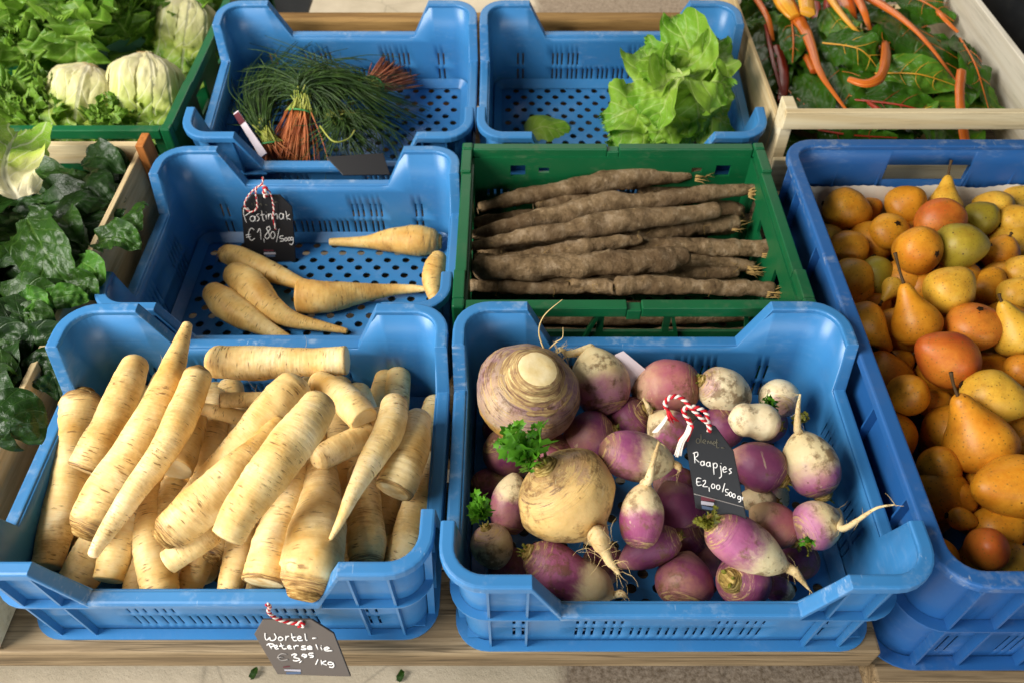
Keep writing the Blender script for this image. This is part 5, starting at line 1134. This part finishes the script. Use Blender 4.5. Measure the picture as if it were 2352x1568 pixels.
def chard(label, pts, w, up, mat, st, seed, srpx=None, cup=-.15, ruf=.12, stem_pts=None, group='chard leaves in the white crate'):
    q = px_path(pts); o = blade('chard_leaf', q, up, w * mm_px(q[len(q) // 2]), 'spinach', mat, seed, None, cup, ruf, 2.2, .0035, nu=24, nv=34)
    tag(o, label, 'chard leaf', group)
    sp = stem_pts or [(x, y - 1, z + .003) for x, y, z in pts]; n = len(sp)
    r = [q_ * .7 for q_ in srpx] if srpx else [9 * (1 - i / n) + 1.5 for i in range(n)]; stalk('stalk', sp, r, st, o, seed + 5)
    if len(pts) >= 3:                                        # a few raised side veins
        rg_ = random.Random(seed); path = smooth_pts(q, 20); upv = Vector(up).normalized(); mb = MB()
        for k_ in (6, 9, 13):
            for sg in (-1, 1):
                t = (path[k_ + 1] - path[k_]).normalized(); sd = t.cross(upv).normalized() * sg; ww = w * mm_px(path[k_]) * .34 * SHAPES['spinach'](k_ / 20)
                nn = sd.cross(t) * (1 if sg > 0 else -1); nn = nn if nn.dot(upv) > 0 else -nn
                pp = [path[k_] + nn * .002, path[k_] + sd * ww * .5 + t * ww * .35 + nn * (.0018 + cup * ww * .25), path[k_] + sd * ww + t * ww * .8 + nn * (.001 + cup * ww * .8)]
                mb.tube(smooth_pts([q + Vector((rg_.gauss(0, .0015), rg_.gauss(0, .0015), 0)) for q in pp], 6), [.0007, .0006, .0005, .0005, .0004, .0003, .0002], 5)
        mb.build('side_veins', M[st], o, smooth=True)
    return o
CH = [
 ('chard leaf with the longest orange stalk slanting down the crate', [(1880, 40, .075), (1935, 180, .07), (1990, 300, .055)], 170, (-.2, -.5, .8), 'chard_blade', 'chard_orange', [30, 20, 13, 7, 4], [(1800, 0, .085), (1850, 75, .088), (1880, 160, .086), (1915, 215, .08), (1965, 280, .066)]),
 ('large chard leaf with orange ribs spread at the upper right', [(2040, 20, .085), (2140, 110, .090), (2230, 240, .07)], 230, (.3, -.5, .9), 'chard_blade', 'chard_orange', [15, 12, 7, 3], [(1985, -10, .09), (2060, 35, .095), (2130, 100, .096), (2215, 215, .082)]),
 ('bright green chard leaf lying near the middle, pale yellow rib', [(2010, 170, .085), (2110, 172, .10), (2200, 200, .085)], 110, (0, -.8, .6), 'chard_bright', 'chard_gold', [2.5, 2, 1], None),
 ('dark glossy chard leaf behind the front slat', [(1960, 230, .065), (2080, 245, .080), (2180, 280, .06)], 130, (0, -.6, .8), 'chard_blade', 'chard_red', [4, 3, 2], None),
 ('rounded chard leaf bending forward in the centre of the crate', [(1890, 100, .085), (1975, 115, .10), (2020, 165, .075)], 120, (.1, -.7, .7), 'chard_blade', 'chard_gold', [3, 2, 1], None),
 ('ruffled chard leaf below the golden stalk at the top', [(1900, 20, .09), (1945, 70, .095), (1990, 95, .085)], 100, (-.2, -.5, .8), 'chard_bright', 'chard_gold', [16, 11, 7, 3], [(1895, -20, .10), (1930, 30, .102), (1965, 70, .10), (1995, 95, .09)]),
 ('folded chard leaf at the left with a thin orange midrib', [(1815, 20, .085), (1822, 90, .085), (1820, 145, .07)], 75, (-.3, -.6, .7), 'chard_blade', 'chard_orange', [3, 3, 2], None),
 ('dark chard leaf in the shade by the left board', [(1760, 60, .06), (1775, 140, .06), (1800, 230, .045)], 110, (.1, -.5, .9), 'chard_blade', 'chard_red', [8, 7, 5], None),
 ('crinkled chard leaf at the right beside the white board', [(2205, 90, .08), (2240, 150, .09), (2270, 250, .06)], 100, (.2, -.6, .8), 'chard_blade', 'chard_orange', [4, 3, 1.5], None),
 ('chard leaf tip hanging through the gap under the front slat', [(1880, 300, .05), (1960, 312, .052), (2060, 318, .045)], 90, (0, -.7, .7), 'chard_blade', 'chard_red', [3, 3, 2], None),
 ('green chard leaf in the front right behind the slat', [(2090, 250, .07), (2150, 262, .085), (2195, 270, .07)], 70, (0, -.7, .7), 'chard_bright', 'chard_gold', [2, 2, 1], None),
 ('low chard leaf in the front left corner of the white crate', [(1800, 200, .045), (1860, 250, .05), (1930, 280, .04)], 130, (0, -.5, .9), 'chard_blade', 'chard_orange', [3, 3, 2], None),
 ('shaded chard leaf in the middle under the curved stalk', [(2000, 130, .07), (2060, 90, .08), (2130, 60, .07)], 130, (0, -.5, .9), 'chard_blade', 'chard_orange', [4, 3, 2], None),
 ('chard leaf at the top right corner of the white crate', [(2060, -20, .07), (2130, 10, .085), (2190, 50, .07)], 130, (.1, -.5, .9), 'chard_blade', 'chard_orange', [4, 3, 2], None),
 ('dull chard leaf behind the long orange stalk', [(1860, 110, .05), (1900, 200, .055), (1880, 270, .05)], 130, (-.1, -.5, .9), 'chard_blade', 'chard_red', [4, 3, 2], None),
 ('shadowy chard leaf low at the right of the crate', [(2100, 190, .05), (2180, 230, .055), (2260, 260, .045)], 140, (0, -.5, .9), 'chard_blade', 'chard_orange', [3, 2, 1], None),
]
for i, (lb, pts, w, up, m, st, r, sp) in enumerate(CH): chard(lb, pts, w, up, m, st, 760 + i, r, stem_pts=sp)
STK = [
 ('cut orange chard stalk curving like a hook in the middle', [(1950, 182, .115), (1990, 192, .118), (2022, 178, .12), (2034, 140, .115), (2034, 100, .10)], [7, 10, 11, 12, 9], 'chard_orange'),
 ('upright orange chard stalk near the right board', [(2208, 165, .105), (2204, 215, .105), (2208, 270, .10), (2216, 325, .075)], [11, 11, 11, 12], 'chard_orange'),
 ('golden chard stalk end cut off at the top of the crate', [(1855, 28, .11), (1852, -10, .11)], [19, 19], 'chard_gold'),
 ('broad golden chard stalk at the top left', [(1785, -20, .10), (1805, 15, .10), (1825, 40, .095)], [22, 20, 14], 'chard_gold'),
 ('red chard stalk standing in the shade on the left', [(1785, 110, .06), (1800, 170, .055), (1796, 235, .045)], [11, 12, 11], 'chard_red'),
 ('short orange chard stalk crossing under the longest one', [(1845, 120, .065), (1860, 145, .07), (1870, 165, .07)], [9, 10, 10], 'chard_orange'),
 ('red orange chard stalk at the top middle', [(1930, -15, .085), (1945, 20, .085), (1960, 45, .08)], [24, 20, 10], 'chard_orange'),
 ('dark red chard stalk deep at the top left', [(1870, 10, .06), (1880, 60, .055), (1880, 120, .045)], [14, 14, 12], 'chard_red'),
 ('slim red chard stalk behind the hooked one', [(2000, 60, .07), (2025, 110, .075), (2040, 150, .06)], [8, 8, 7], 'chard_orange'),
 ('thin orange chard stalk left of the golden one at the top', [(1728, -15, .075), (1762, 40, .075), (1775, 95, .06)], [8, 7, 5], 'chard_orange'),
 ('bright orange chard stalk between the golden one and the large leaf', [(1962, -20, .10), (1985, 30, .10), (1998, 70, .085)], [12, 9, 5], 'chard_orange'),
 ('red chard stalk crossing at the top middle', [(1905, -15, .075), (1900, 40, .075), (1915, 100, .06)], [10, 9, 7], 'chard_red'),
 ('thin orange chard stalk at the upper right by the white board', [(2120, -15, .075), (2165, 40, .08), (2200, 75, .07)], [8, 6, 4], 'chard_orange'),
 ('speckled dark red chard stalk tip low in the middle', [(1995, 236, .085), (2020, 255, .09), (2040, 270, .085)], [5, 8, 6], 'chard_red'),
]
for i, (lb, pts, r, m) in enumerate(STK): tag(stalk('chard_stalk', pts, r, m, None, 800 + i, ('cut', 'cut')), lb, 'chard stalk', 'cut chard stalks')
rng = random.Random(31)
for i in range(46):
    x, y = rng.uniform(.41, .70), rng.uniform(.71, 1.24); an = rng.uniform(0, 6.28); d = Vector((math.cos(an), math.sin(an), 0)) * .07; c = Vector((x, y, rng.uniform(-.01, .02) + .045 * i / 46))
    o = blade('chard_leaf', [c - d, c + Vector((0, 0, .012)), c + d], (rng.gauss(0, .35), -.35, 1), rng.uniform(.06, .10), 'spinach', rng.choice(['chard_blade', 'chard_blade', 'chard_blade', 'chard_bright']), 830 + i, None, rng.uniform(-.3, .3), .14, 3, .0045, nu=18, nv=24)
    tag(o, 'chard leaf lying among the many others in the white crate', 'chard leaf', 'chard leaves in the white crate')

# ---- thin grassy greens in bunches
simple('greens_stem', lin('#b0693c'), .5, .3); simple('greens_root', lin('#8f4a26'), .7, .2)
def strand_mat(key, a, b, c):
    k = N(key, .45, .35); o = k.obj(); k.color(k.ramp(k.noise(o, 60, 2), [(.3, a), (.55, b), (.8, c)])); M[key] = k.m
strand_mat('greens_strand', lin('#1f3410'), lin('#324c18'), lin('#566f2a')); strand_mat('greens_pale', lin('#7f8f34'), lin('#a0a046'), lin('#bfae60')); strand_mat('greens_red', lin('#8a4324'), lin('#b5683a'), lin('#c98a58'))
simple('rubber_band', lin('#3f8a4a'), .5, .4)
def bunch(label, band, foot, flow, seed, n=240, w=.016, spread=.046, rootspread=.03, lift=.05):
    """stalks tied at band (px), flared to foot (px), and flowing along the given picture points"""
    bp = P(*band); rg = random.Random(seed); root = empty('greens_bunch', bp, label, 'herb bunch', 'bunches of thin grassy greens'); fp = P(*foot); fl = [px_path(f) for f in flow]
    A, B, C = MB(), MB(), MB(); d0 = (bp - fp).normalized(); sd = d0.cross(Vector((0, -.5, .8))).normalized(); nn = sd.cross(d0)
    for i in range(n):
        a, b = rg.gauss(0, .42), rg.gauss(0, .42); s0 = bp + sd * a * w + nn * b * w * .6
        e = fp + sd * (a * 1.1 + rg.gauss(0, .35)) * rootspread + nn * b * rootspread * .4
        if i % 2 == 0: A.tube(smooth_pts([e, s0.lerp(e, .5) + sd * rg.gauss(0, .002), s0], 6), [.0006, .0009, .0010, .0011, .0011, .0011, .0010], 4)
        f = fl[i % len(fl)]; L = rg.uniform(.55, 1.08); pts = [s0]
        off = Vector((rg.gauss(0, 1), rg.gauss(0, 1), rg.gauss(0, .7))) * spread
        for k, q in enumerate(f): t = (k + 1) / len(f); pts.append(s0.lerp(q, 1) + off * t ** 1.2 * .55 + (bp - q) * (1 - L) * t)
        for q in pts: q.z = max(q.z, floor_z(q.y) + .003)
        sp = smooth_pts(pts, 14); cut = rg.choice((2, 3, 3, 4)); B.tube(sp[:cut + 1], [.0010] * (cut + 1), 4); C.tube(sp[cut:], [.0009 - .00005 * k for k in range(15 - cut)], 4)
        if i % 3 == 0:
            k = rg.randint(5, 11); t = (sp[k + 1] - sp[k]).normalized(); side = (t + Vector((rg.gauss(0, .6), rg.gauss(0, .6), rg.gauss(0, .5)))).normalized()
            C.tube([sp[k], sp[k] + side * .012, sp[k] + side * .024 + Vector((0, 0, -.003))], [.0007, .0006, .0003], 4)
    A.build('stems', M['greens_red'], root, smooth=True); B.build('pale_stalks', M['greens_pale'], root, smooth=True); C.build('foliage', M['greens_strand'], root, smooth=True)
    mb = MB(); cir = [bp + sd * math.cos(t) * w * 1.02 + nn * math.sin(t) * w * .75 for t in (2 * math.pi * k / 20 for k in range(21))]; mb.tube(cir, .0014, 6); mb.build('band', M['rubber_band'], root, smooth=True)
    return root
zf = lambda y: floor_z(y)
bunch('front bunch of grassy greens with red feet and a green band', (690, 258, .075), (675, 372, .03), [[(695, 205, .10), (640, 180, .095), (590, 200, .07)], [(705, 190, .11), (790, 185, .10), (860, 225, .07)], [(700, 185, .11), (740, 165, .105), (800, 180, .085)], [(710, 200, .10), (760, 230, .085), (790, 300, .05)]], 91, 330)
bunch('rear bunch of grassy greens lying with red feet to the back right', (860, 195, .065), (915, 160, .05), [[(800, 190, .085), (730, 200, .085), (640, 230, .05)], [(820, 200, .085), (860, 230, .07), (930, 270, .03)], [(800, 180, .09), (700, 165, .085), (620, 160, .06)]], 92, 300)
bunch('left bunch of grassy greens spreading up the crate wall', (620, 330, .05), (628, 372, .03), [[(600, 270, .075), (610, 200, .075), (690, 140, .075)], [(590, 270, .07), (570, 230, .06), (600, 180, .06)]], 93, 200)
bunch('drooping bunch of grassy greens in front on the right', (745, 262, .06), (770, 240, .05), [[(790, 290, .06), (820, 320, .045), (840, 345, .02)], [(780, 280, .07), (760, 320, .05), (750, 350, .03)], [(830, 270, .06), (880, 300, .04), (890, 330, .015)]], 94, 200)
mb = MB(); mb.tube(smooth_pts(px_path([(735, 290, .10), (765, 325, .095), (800, 320, .09), (815, 300, .085)]), 14), .0013, 5)
tag(mb.build('loose_stalk', M['greens_pale'], loc=P(765, 325, .095), smooth=True), 'single pale yellow stalk looped over the grassy greens', 'herb stalk')

# ---- slate price tags and twine
simple('slate', lin('#1b1a1c'), .42, .35); simple('slate_sky_sheen', lin('#51473f'), .45, .5); simple('chalk', lin('#e8e4e0'), .8, .1); simple('faint_chalk', lin('#5a564a'), .8, .1); simple('grey_chalk', lin('#8a8480'), .8, .1)  # hanging tag gets a lighter slate: sky reflection put into its colour
simple('twine_red', lin('#b8202a'), .8, .2); simple('twine_white', lin('#e6d8cc'), .8, .2)
simple('mark_red', lin('#5e2a32'), .7, .2); simple('mark_white', lin('#a09ca4'), .7, .2); simple('mark_blue', lin('#4c5a72'), .7, .2); simple('card', lin('#e2d4da'), .8, .2)
def ell(cx, cy, rx, ry, n=12): return [(cx + rx * math.cos(2 * math.pi * k / n - 1.2), cy + ry * math.sin(2 * math.pi * k / n - 1.2)) for k in range(n + 1)]
def slate_tag(name, label, sc, off, p0, n, outl, texts, marks, twine, mat='slate', lw=.0005, group='slate price tags'):
    n = Vector(n).normalized(); T = lambda x, y: (off[0] + x * sc, off[1] + y * sc)
    pt = lambda x, y, h=0.0: PP(*T(x, y), p0, n) + n * h
    front = [pt(x, y) for x, y in outl]; m = len(front); c = sum(front, Vector()) / m
    root = empty(name, c, label, 'price tag', group); mb = MB()
    vs = front + [q - n * .0028 for q in front]; mb.add(vs, [tuple(range(m)), tuple(range(2 * m - 1, m - 1, -1))] + [(i, m + i, m + (i + 1) % m, (i + 1) % m) for i in range(m)])
    bd = mb.build('board', M[mat], root, bevel=.0006)
    for nm, ma, strokes in texts:
        mb = MB()
        for st in strokes:
            q = [pt(x, y, .0004) for x, y in st]
            if len(q) == 1: q.append(q[0] + Vector((.0006, 0, 0)))
            if len(q) > 2: q = smooth_pts(q, len(q) * 4)
            mb.tube(q, lw, 5)
        mb.build(nm, M[ma], root, smooth=True)
    for nm, ma, poly in marks: mb = MB(); mb.add([pt(x, y, .0005) for x, y in poly], [tuple(range(len(poly)))]); mb.build(nm, M[ma], root)
    for nm, pts, r in twine:
        path = smooth_pts([PP(*T(x, y), p0, n) + n * h for x, y, h in pts], 70); A, B = MB(), MB(); e = n
        for mbk, ph in ((A, 0), (B, math.pi)):
            q = []; L = 0
            for i, p in enumerate(path):
                t = (path[min(i + 1, 70)] - path[max(i - 1, 0)]).normalized(); s = t.cross(e); s = s.normalized() if s.length > 1e-6 else Vector((1, 0, 0)); f = s.cross(t)
                if i: L += (p - path[i - 1]).length
                a = L / .0058 * 6.2832 * .8 + ph; q.append(p + (s * math.cos(a) + f * math.sin(a)) * r * .62)
            mbk.tube(q, r * .72, 5)
        A.build(nm + '_red_strand', M['twine_red'], root, smooth=True); B.build(nm + '_white_strand', M['twine_white'], root, smooth=True)
    return root
W_ = [[(440, 728), (440, 800), (470, 842), (520, 800), (530, 845), (590, 845), (625, 795), (595, 735)], ell(700, 822, 38, 30), [(788, 775), (785, 850)], [(786, 815), (810, 785), (842, 780)], [(880, 735), (905, 830), (930, 852), (968, 850)], [(880, 800), (960, 788)],
      [(985, 822), (1040, 808), (1030, 782), (990, 790), (985, 830), (1010, 852), (1070, 846)], [(1105, 735), (1120, 835), (1145, 847)], [(1230, 815), (1295, 808)],
      [(500, 905), (550, 990)], [(470, 932), (500, 905), (580, 912), (590, 935), (530, 962)], [(600, 970), (650, 952), (630, 930), (600, 950), (620, 990), (670, 985)], [(700, 895), (735, 975), (755, 990), (800, 985)], [(680, 945), (760, 930)],
      [(820, 967), (872, 955), (850, 935), (820, 950), (832, 987), (892, 985)], [(920, 940), (932, 997)], [(925, 965), (960, 937), (1002, 940)], [(1120, 940), (1060, 945), (1060, 965), (1120, 982), (1110, 1000), (1040, 997)], [(1150, 977), (1222, 967), (1195, 945), (1150, 960), (1162, 997), (1232, 990)],
      [(1290, 915), (1322, 1002)], [(1370, 960), (1390, 1010)], [(1375, 935), (1378, 939)], [(1430, 1002), (1512, 982), (1480, 960), (1430, 985), (1452, 1022), (1562, 1020)],
      [(880, 1097), (930, 1075), (970, 1087), (920, 1130), (1000, 1150), (1022, 1172), (960, 1192), (905, 1182)], [(1052, 1190), (1015, 1220)], [(1125, 1088), (1075, 1080), (1060, 1110), (1118, 1108), (1130, 1082), (1132, 1120), (1090, 1137)], [(1250, 1062), (1180, 1066), (1180, 1095), (1240, 1100), (1240, 1125), (1188, 1132)],
      [(1325, 1165), (1285, 1252)], [(1375, 1180), (1385, 1257)], [(1460, 1190), (1392, 1225), (1472, 1262)], [(1562, 1215), (1500, 1215), (1500, 1250), (1568, 1247), (1570, 1215), (1590, 1270), (1562, 1300), (1510, 1290)]]
slate_tag('price_tag', 'grey lit slate tag hanging on the front rim, chalked with a price per kg', .1375, (549, 1352), (-.13, -.018, .070), (0, -.80, .60), [(250, 755), (640, 1425), (1865, 1465), (1580, 740), (1215, 510), (395, 510)],
    [('chalk_writing', 'chalk', W_), ('faded_euro_sign', 'grey_chalk', [[(800, 1082), (720, 1070), (660, 1110), (680, 1165), (740, 1182), (822, 1167)], [(640, 1135), (740, 1130)]])],
    [('flag_mark_white', 'mark_white', [(755, 1332), (1030, 1335), (1035, 1372), (765, 1358)]), ('flag_mark_blue', 'mark_blue', [(790, 1378), (1030, 1374), (1035, 1408), (795, 1418)]), ('flag_mark_red', 'mark_red', [(735, 1290), (850, 1275), (855, 1292), (740, 1306)])],
    [('twine', [(640, -60, .030), (640, 60, .022), (585, 200, .016), (620, 340, .010), (700, 440, .006), (840, 520, .003), (980, 540, .003), (1060, 520, .003), (1085, 590, .002), (1000, 590, .002)], .0014)], 'slate_sky_sheen', .00056)
P_ = [[(215, 600), (215, 700), (260, 835)], [(225, 612), (285, 605), (312, 670), (240, 722)], ell(355, 770, 38, 42), [(396, 728), (402, 810)], [(462, 690), (422, 712), (466, 770), (428, 812)], [(500, 642), (525, 790), (550, 800)], [(480, 715), (550, 702)], [(572, 710), (580, 780)], [(575, 664), (578, 668)],
      [(610, 692), (615, 782)], [(614, 725), (640, 692), (664, 710), (667, 780)], [(745, 690), (752, 780)], [(712, 715), (735, 690), (755, 715), (757, 780)], ell(815, 730, 33, 47), [(850, 692), (856, 780)], [(890, 650), (910, 792)], [(950, 700), (903, 748), (966, 787)],
      [(382, 952), (340, 922), (300, 970), (298, 1060), (340, 1117), (392, 1082)], [(250, 1032), (330, 1020)], [(258, 1066), (335, 1055)], [(432, 990), (475, 932), (492, 1102)], [(537, 1090), (545, 1150)], [(625, 892), (580, 922), (612, 985), (628, 1050), (590, 1092), (553, 1050), (600, 985), (640, 930), (622, 892)], ell(680, 1032, 34, 55), [(782, 932), (740, 1142)],
      [(850, 1046), (800, 1050), (795, 1085), (850, 1092), (850, 1125), (800, 1132)], ell(890, 1100, 20, 26), ell(942, 1096, 19, 26), ell(985, 1090, 19, 24), [(1005, 1070), (1006, 1150), (980, 1186), (945, 1172)]]
slate_tag('price_tag', 'dark slate tag leaning inside the parsnip crate on looped red and white twine', .14377, (529, 392), P(640, 600, -.027), (0, -.93, .36), [(175, 600), (240, 1475), (1045, 1450), (985, 585), (790, 390), (335, 380)],
    [('chalk_writing', 'chalk', P_), ('faint_word', 'faint_chalk', [[(345, 520), (350, 560)], [(390, 510), (395, 555), (430, 545)], [(470, 540), (500, 535), (505, 565)], [(560, 545), (600, 560)], [(700, 510), (770, 505)]])],
    [('flag_mark_red', 'mark_red', [(530, 1262), (690, 1268), (700, 1290), (540, 1288)]), ('flag_mark_white', 'mark_white', [(535, 1306), (725, 1306), (732, 1338), (540, 1340)]), ('flag_mark_blue', 'mark_blue', [(560, 1350), (715, 1346), (718, 1378), (570, 1380)])],
    [('twine', [(530, 95, .004), (530, 190, .005), (430, 260, .006), (320, 370, .006), (250, 500, .006), (280, 600, .006), (360, 640, .006), (440, 590, .006), (450, 500, .006), (430, 330, .007), (450, 250, .007), (530, 210, .008), (600, 240, .008), (660, 340, .007), (700, 480, .006), (710, 620, .005), (700, 730, .005), (740, 930, .004)], .0012),
     ('twine_knot', [(560, 240, .008), (600, 270, .010), (570, 320, .009), (600, 350, .007), (570, 400, .004)], .0024)], 'slate', .0005)
R_ = [[(570, 708), (577, 822)], [(556, 722), (600, 708), (606, 745), (577, 770), (622, 815)], ell(655, 826, 18, 22), [(673, 800), (679, 847)], ell(716, 836, 18, 22), [(734, 810), (740, 862)], [(768, 822), (778, 942)], ell(791, 848, 20, 25), [(845, 850), (855, 955), (830, 982)], [(850, 824), (852, 828)],
      [(875, 892), (906, 882), (890, 860), (870, 885), (880, 917), (912, 910)], [(962, 880), (935, 890), (960, 920), (933, 936)], [(642, 985), (602, 980), (594, 1020), (606, 1057), (648, 1050)], [(590, 1020), (635, 1018)], [(658, 1012), (685, 1004), (686, 1030), (660, 1066), (712, 1070)], [(725, 1076), (729, 1122)], ell(768, 1065, 17, 24), ell(821, 1076, 18, 24), [(891, 1034), (866, 1126)],
      [(930, 1100), (900, 1100), (900, 1124), (926, 1136), (920, 1160), (894, 1156)], ell(951, 1150, 14, 23), ell(986, 1165, 14, 21), ell(1040, 1186, 14, 17), [(1055, 1170), (1056, 1220), (1034, 1232)], [(1070, 1180), (1075, 1212)], [(1070, 1192), (1086, 1180)]]
D_ = [ell(610, 590, 20, 24), [(640, 520), (642, 612)], [(660, 602), (692, 596), (676, 575), (656, 600), (690, 622)], [(710, 622), (715, 586), (736, 620), (746, 590), (758, 626)], [(768, 620), (795, 612), (780, 595), (765, 620), (790, 640)], [(806, 570), (806, 655), (830, 660)], [(785, 602), (832, 610)], [(852, 662), (892, 666)]]
pr = P(1640, 1105, .150)
slate_tag('price_tag', 'black slate tag lying upright among the turnips, chalked with a price per 500 gr', .21875, (1470, 882), pr, (-.10, -.72, .70), [(470, 515), (585, 1300), (1130, 1450), (985, 700), (795, 440), (590, 362)],
    [('chalk_writing', 'chalk', R_), ('chalk_line', 'grey_chalk', [[(566, 1146), (830, 1215), (1092, 1286)]]), ('faint_word', 'faint_chalk', D_)],
    [('flag_mark_red', 'mark_red', [(640, 1165), (780, 1195), (780, 1228), (640, 1214)]), ('flag_mark_white', 'mark_white', [(640, 1218), (776, 1240), (776, 1276), (640, 1256)]), ('flag_mark_blue', 'mark_blue', [(645, 1266), (785, 1296), (780, 1322), (650, 1302)])],
    [('twine', [(720, 490, .003), (715, 400, .008), (640, 340, .012), (540, 240, .014), (440, 130, .016), (360, 95, .016), (290, 110, .016), (250, 170, .014), (270, 240, .012)], .0017),
     ('twine_end', [(725, 480, .003), (700, 370, .009), (680, 280, .012), (620, 230, .014), (520, 205, .014), (440, 240, .013), (480, 330, .011), (520, 400, .009)], .0017)], 'slate', .00042)
mb, mr = MB(), MB(); rg = random.Random(3); q = lambda x, y, h: PP(1470 + x * .21875, 882 + y * .21875, pr, (-.10, -.72, .70)) + Vector((0, -.72, .70)) * h
for i in range(16):
    a, b = rg.gauss(0, 14), rg.gauss(0, 14)
    mr.tube([q(265 + a * .4, 245, .012), q(290 + a, 310 + b, .010), q(330 + a * 2.2, 370 + b, .007)], [.0009, .0009, .0006], 4)
    mb.tube(smooth_pts([q(500 + a * .5, 370, .010), q(480 + a, 480, .008), q(420 + a, 600 + b, .005), q(390 + a * 1.3, 740 + b, .002)], 8), .0006, 4)
    mb.tube([q(270 + a * .3, 300, .010), q(220 + a * .6, 390, .008), q(140 + a, 490, .006)], [.0007, .0007, .0005], 4)
    mr.tube([q(480 + a * .5, 330, .011), q(520 + a * .6, 420, .009), q(440 + a * 2, 590 + b, .002)], [.0009, .0008, .0006], 4)
rt = bpy.data.objects['price_tag.002']; mb.build('frayed_white_ends', M['twine_white'], rt, smooth=True); mr.build('frayed_red_ends', M['twine_red'], rt, smooth=True)
# tag seen from behind on the rim of the greens crate, small white label stick, white card
p0 = P(822, 372, .075)
slate_tag('price_tag', 'blank black slate tag tipped over the front rim of the greens crate', 1.0, (0, 0), p0, (0, -.55, .83), [(747, 360), (788, 403), (896, 401), (893, 392), (880, 352), (842, 354)], [], [], [], 'slate')
p0 = P(567, 308, .06); mb = MB(); n = Vector((-.55, -.5, .67)).normalized(); q = [PP(x, y, p0, n) for x, y in ((536, 262), (598, 362), (612, 352), (546, 254))]
st = empty('label_stick', q[0], 'thin white label strip leaning in the greens crate, red at its top end', 'label')
mb.add(q + [v - n * .0012 for v in q], [(0, 1, 2, 3), (7, 6, 5, 4), (0, 4, 5, 1), (1, 5, 6, 2), (2, 6, 7, 3), (3, 7, 4, 0)]); mb.build('strip', M['card'], st)
mb = MB(); mb.add([v + n * .0006 for v in (q[0].lerp(q[1], .03), q[0].lerp(q[1], .27), q[3].lerp(q[2], .27), q[3].lerp(q[2], .03))], [(0, 1, 2, 3)]); mb.build('red_print', M['mark_red'], st)
p0 = P(1450, 830, .10); n = Vector((0, -.85, .5)).normalized(); q = [PP(x, y, p0, n) for x, y in ((1412, 815), (1432, 806), (1500, 862), (1470, 900), (1410, 880))]; mb = MB()
mb.add(q + [v - n * .0008 for v in q], [(0, 1, 2, 3, 4), (9, 8, 7, 6, 5)] + [(i, 5 + i, 5 + (i + 1) % 5, (i + 1) % 5) for i in range(5)])
tag(mb.build('paper_card', M['card'], loc=q[0]), 'corner of a white card standing behind the turnips', 'card')
# leaf scraps on the ground
for i, (x, y, lb) in enumerate(((575, 1557, 'green leaf scrap on the concrete left of the hanging tag'), (912, 1563, 'green leaf scrap on the concrete right of the hanging tag'))):
    c = P(x, y, -.298); o = blade('leaf_scrap', [c, c + Vector((.004, .004, .004)), c + Vector((.006, .013, .003))], (0, -.3, 1), .009, 'oval', 'spinach_blade', 900 + i, None, .4, .3, 2, .001, nu=8, nv=8)
    tag(o, lb, 'leaf scrap', 'leaf scraps on the ground')
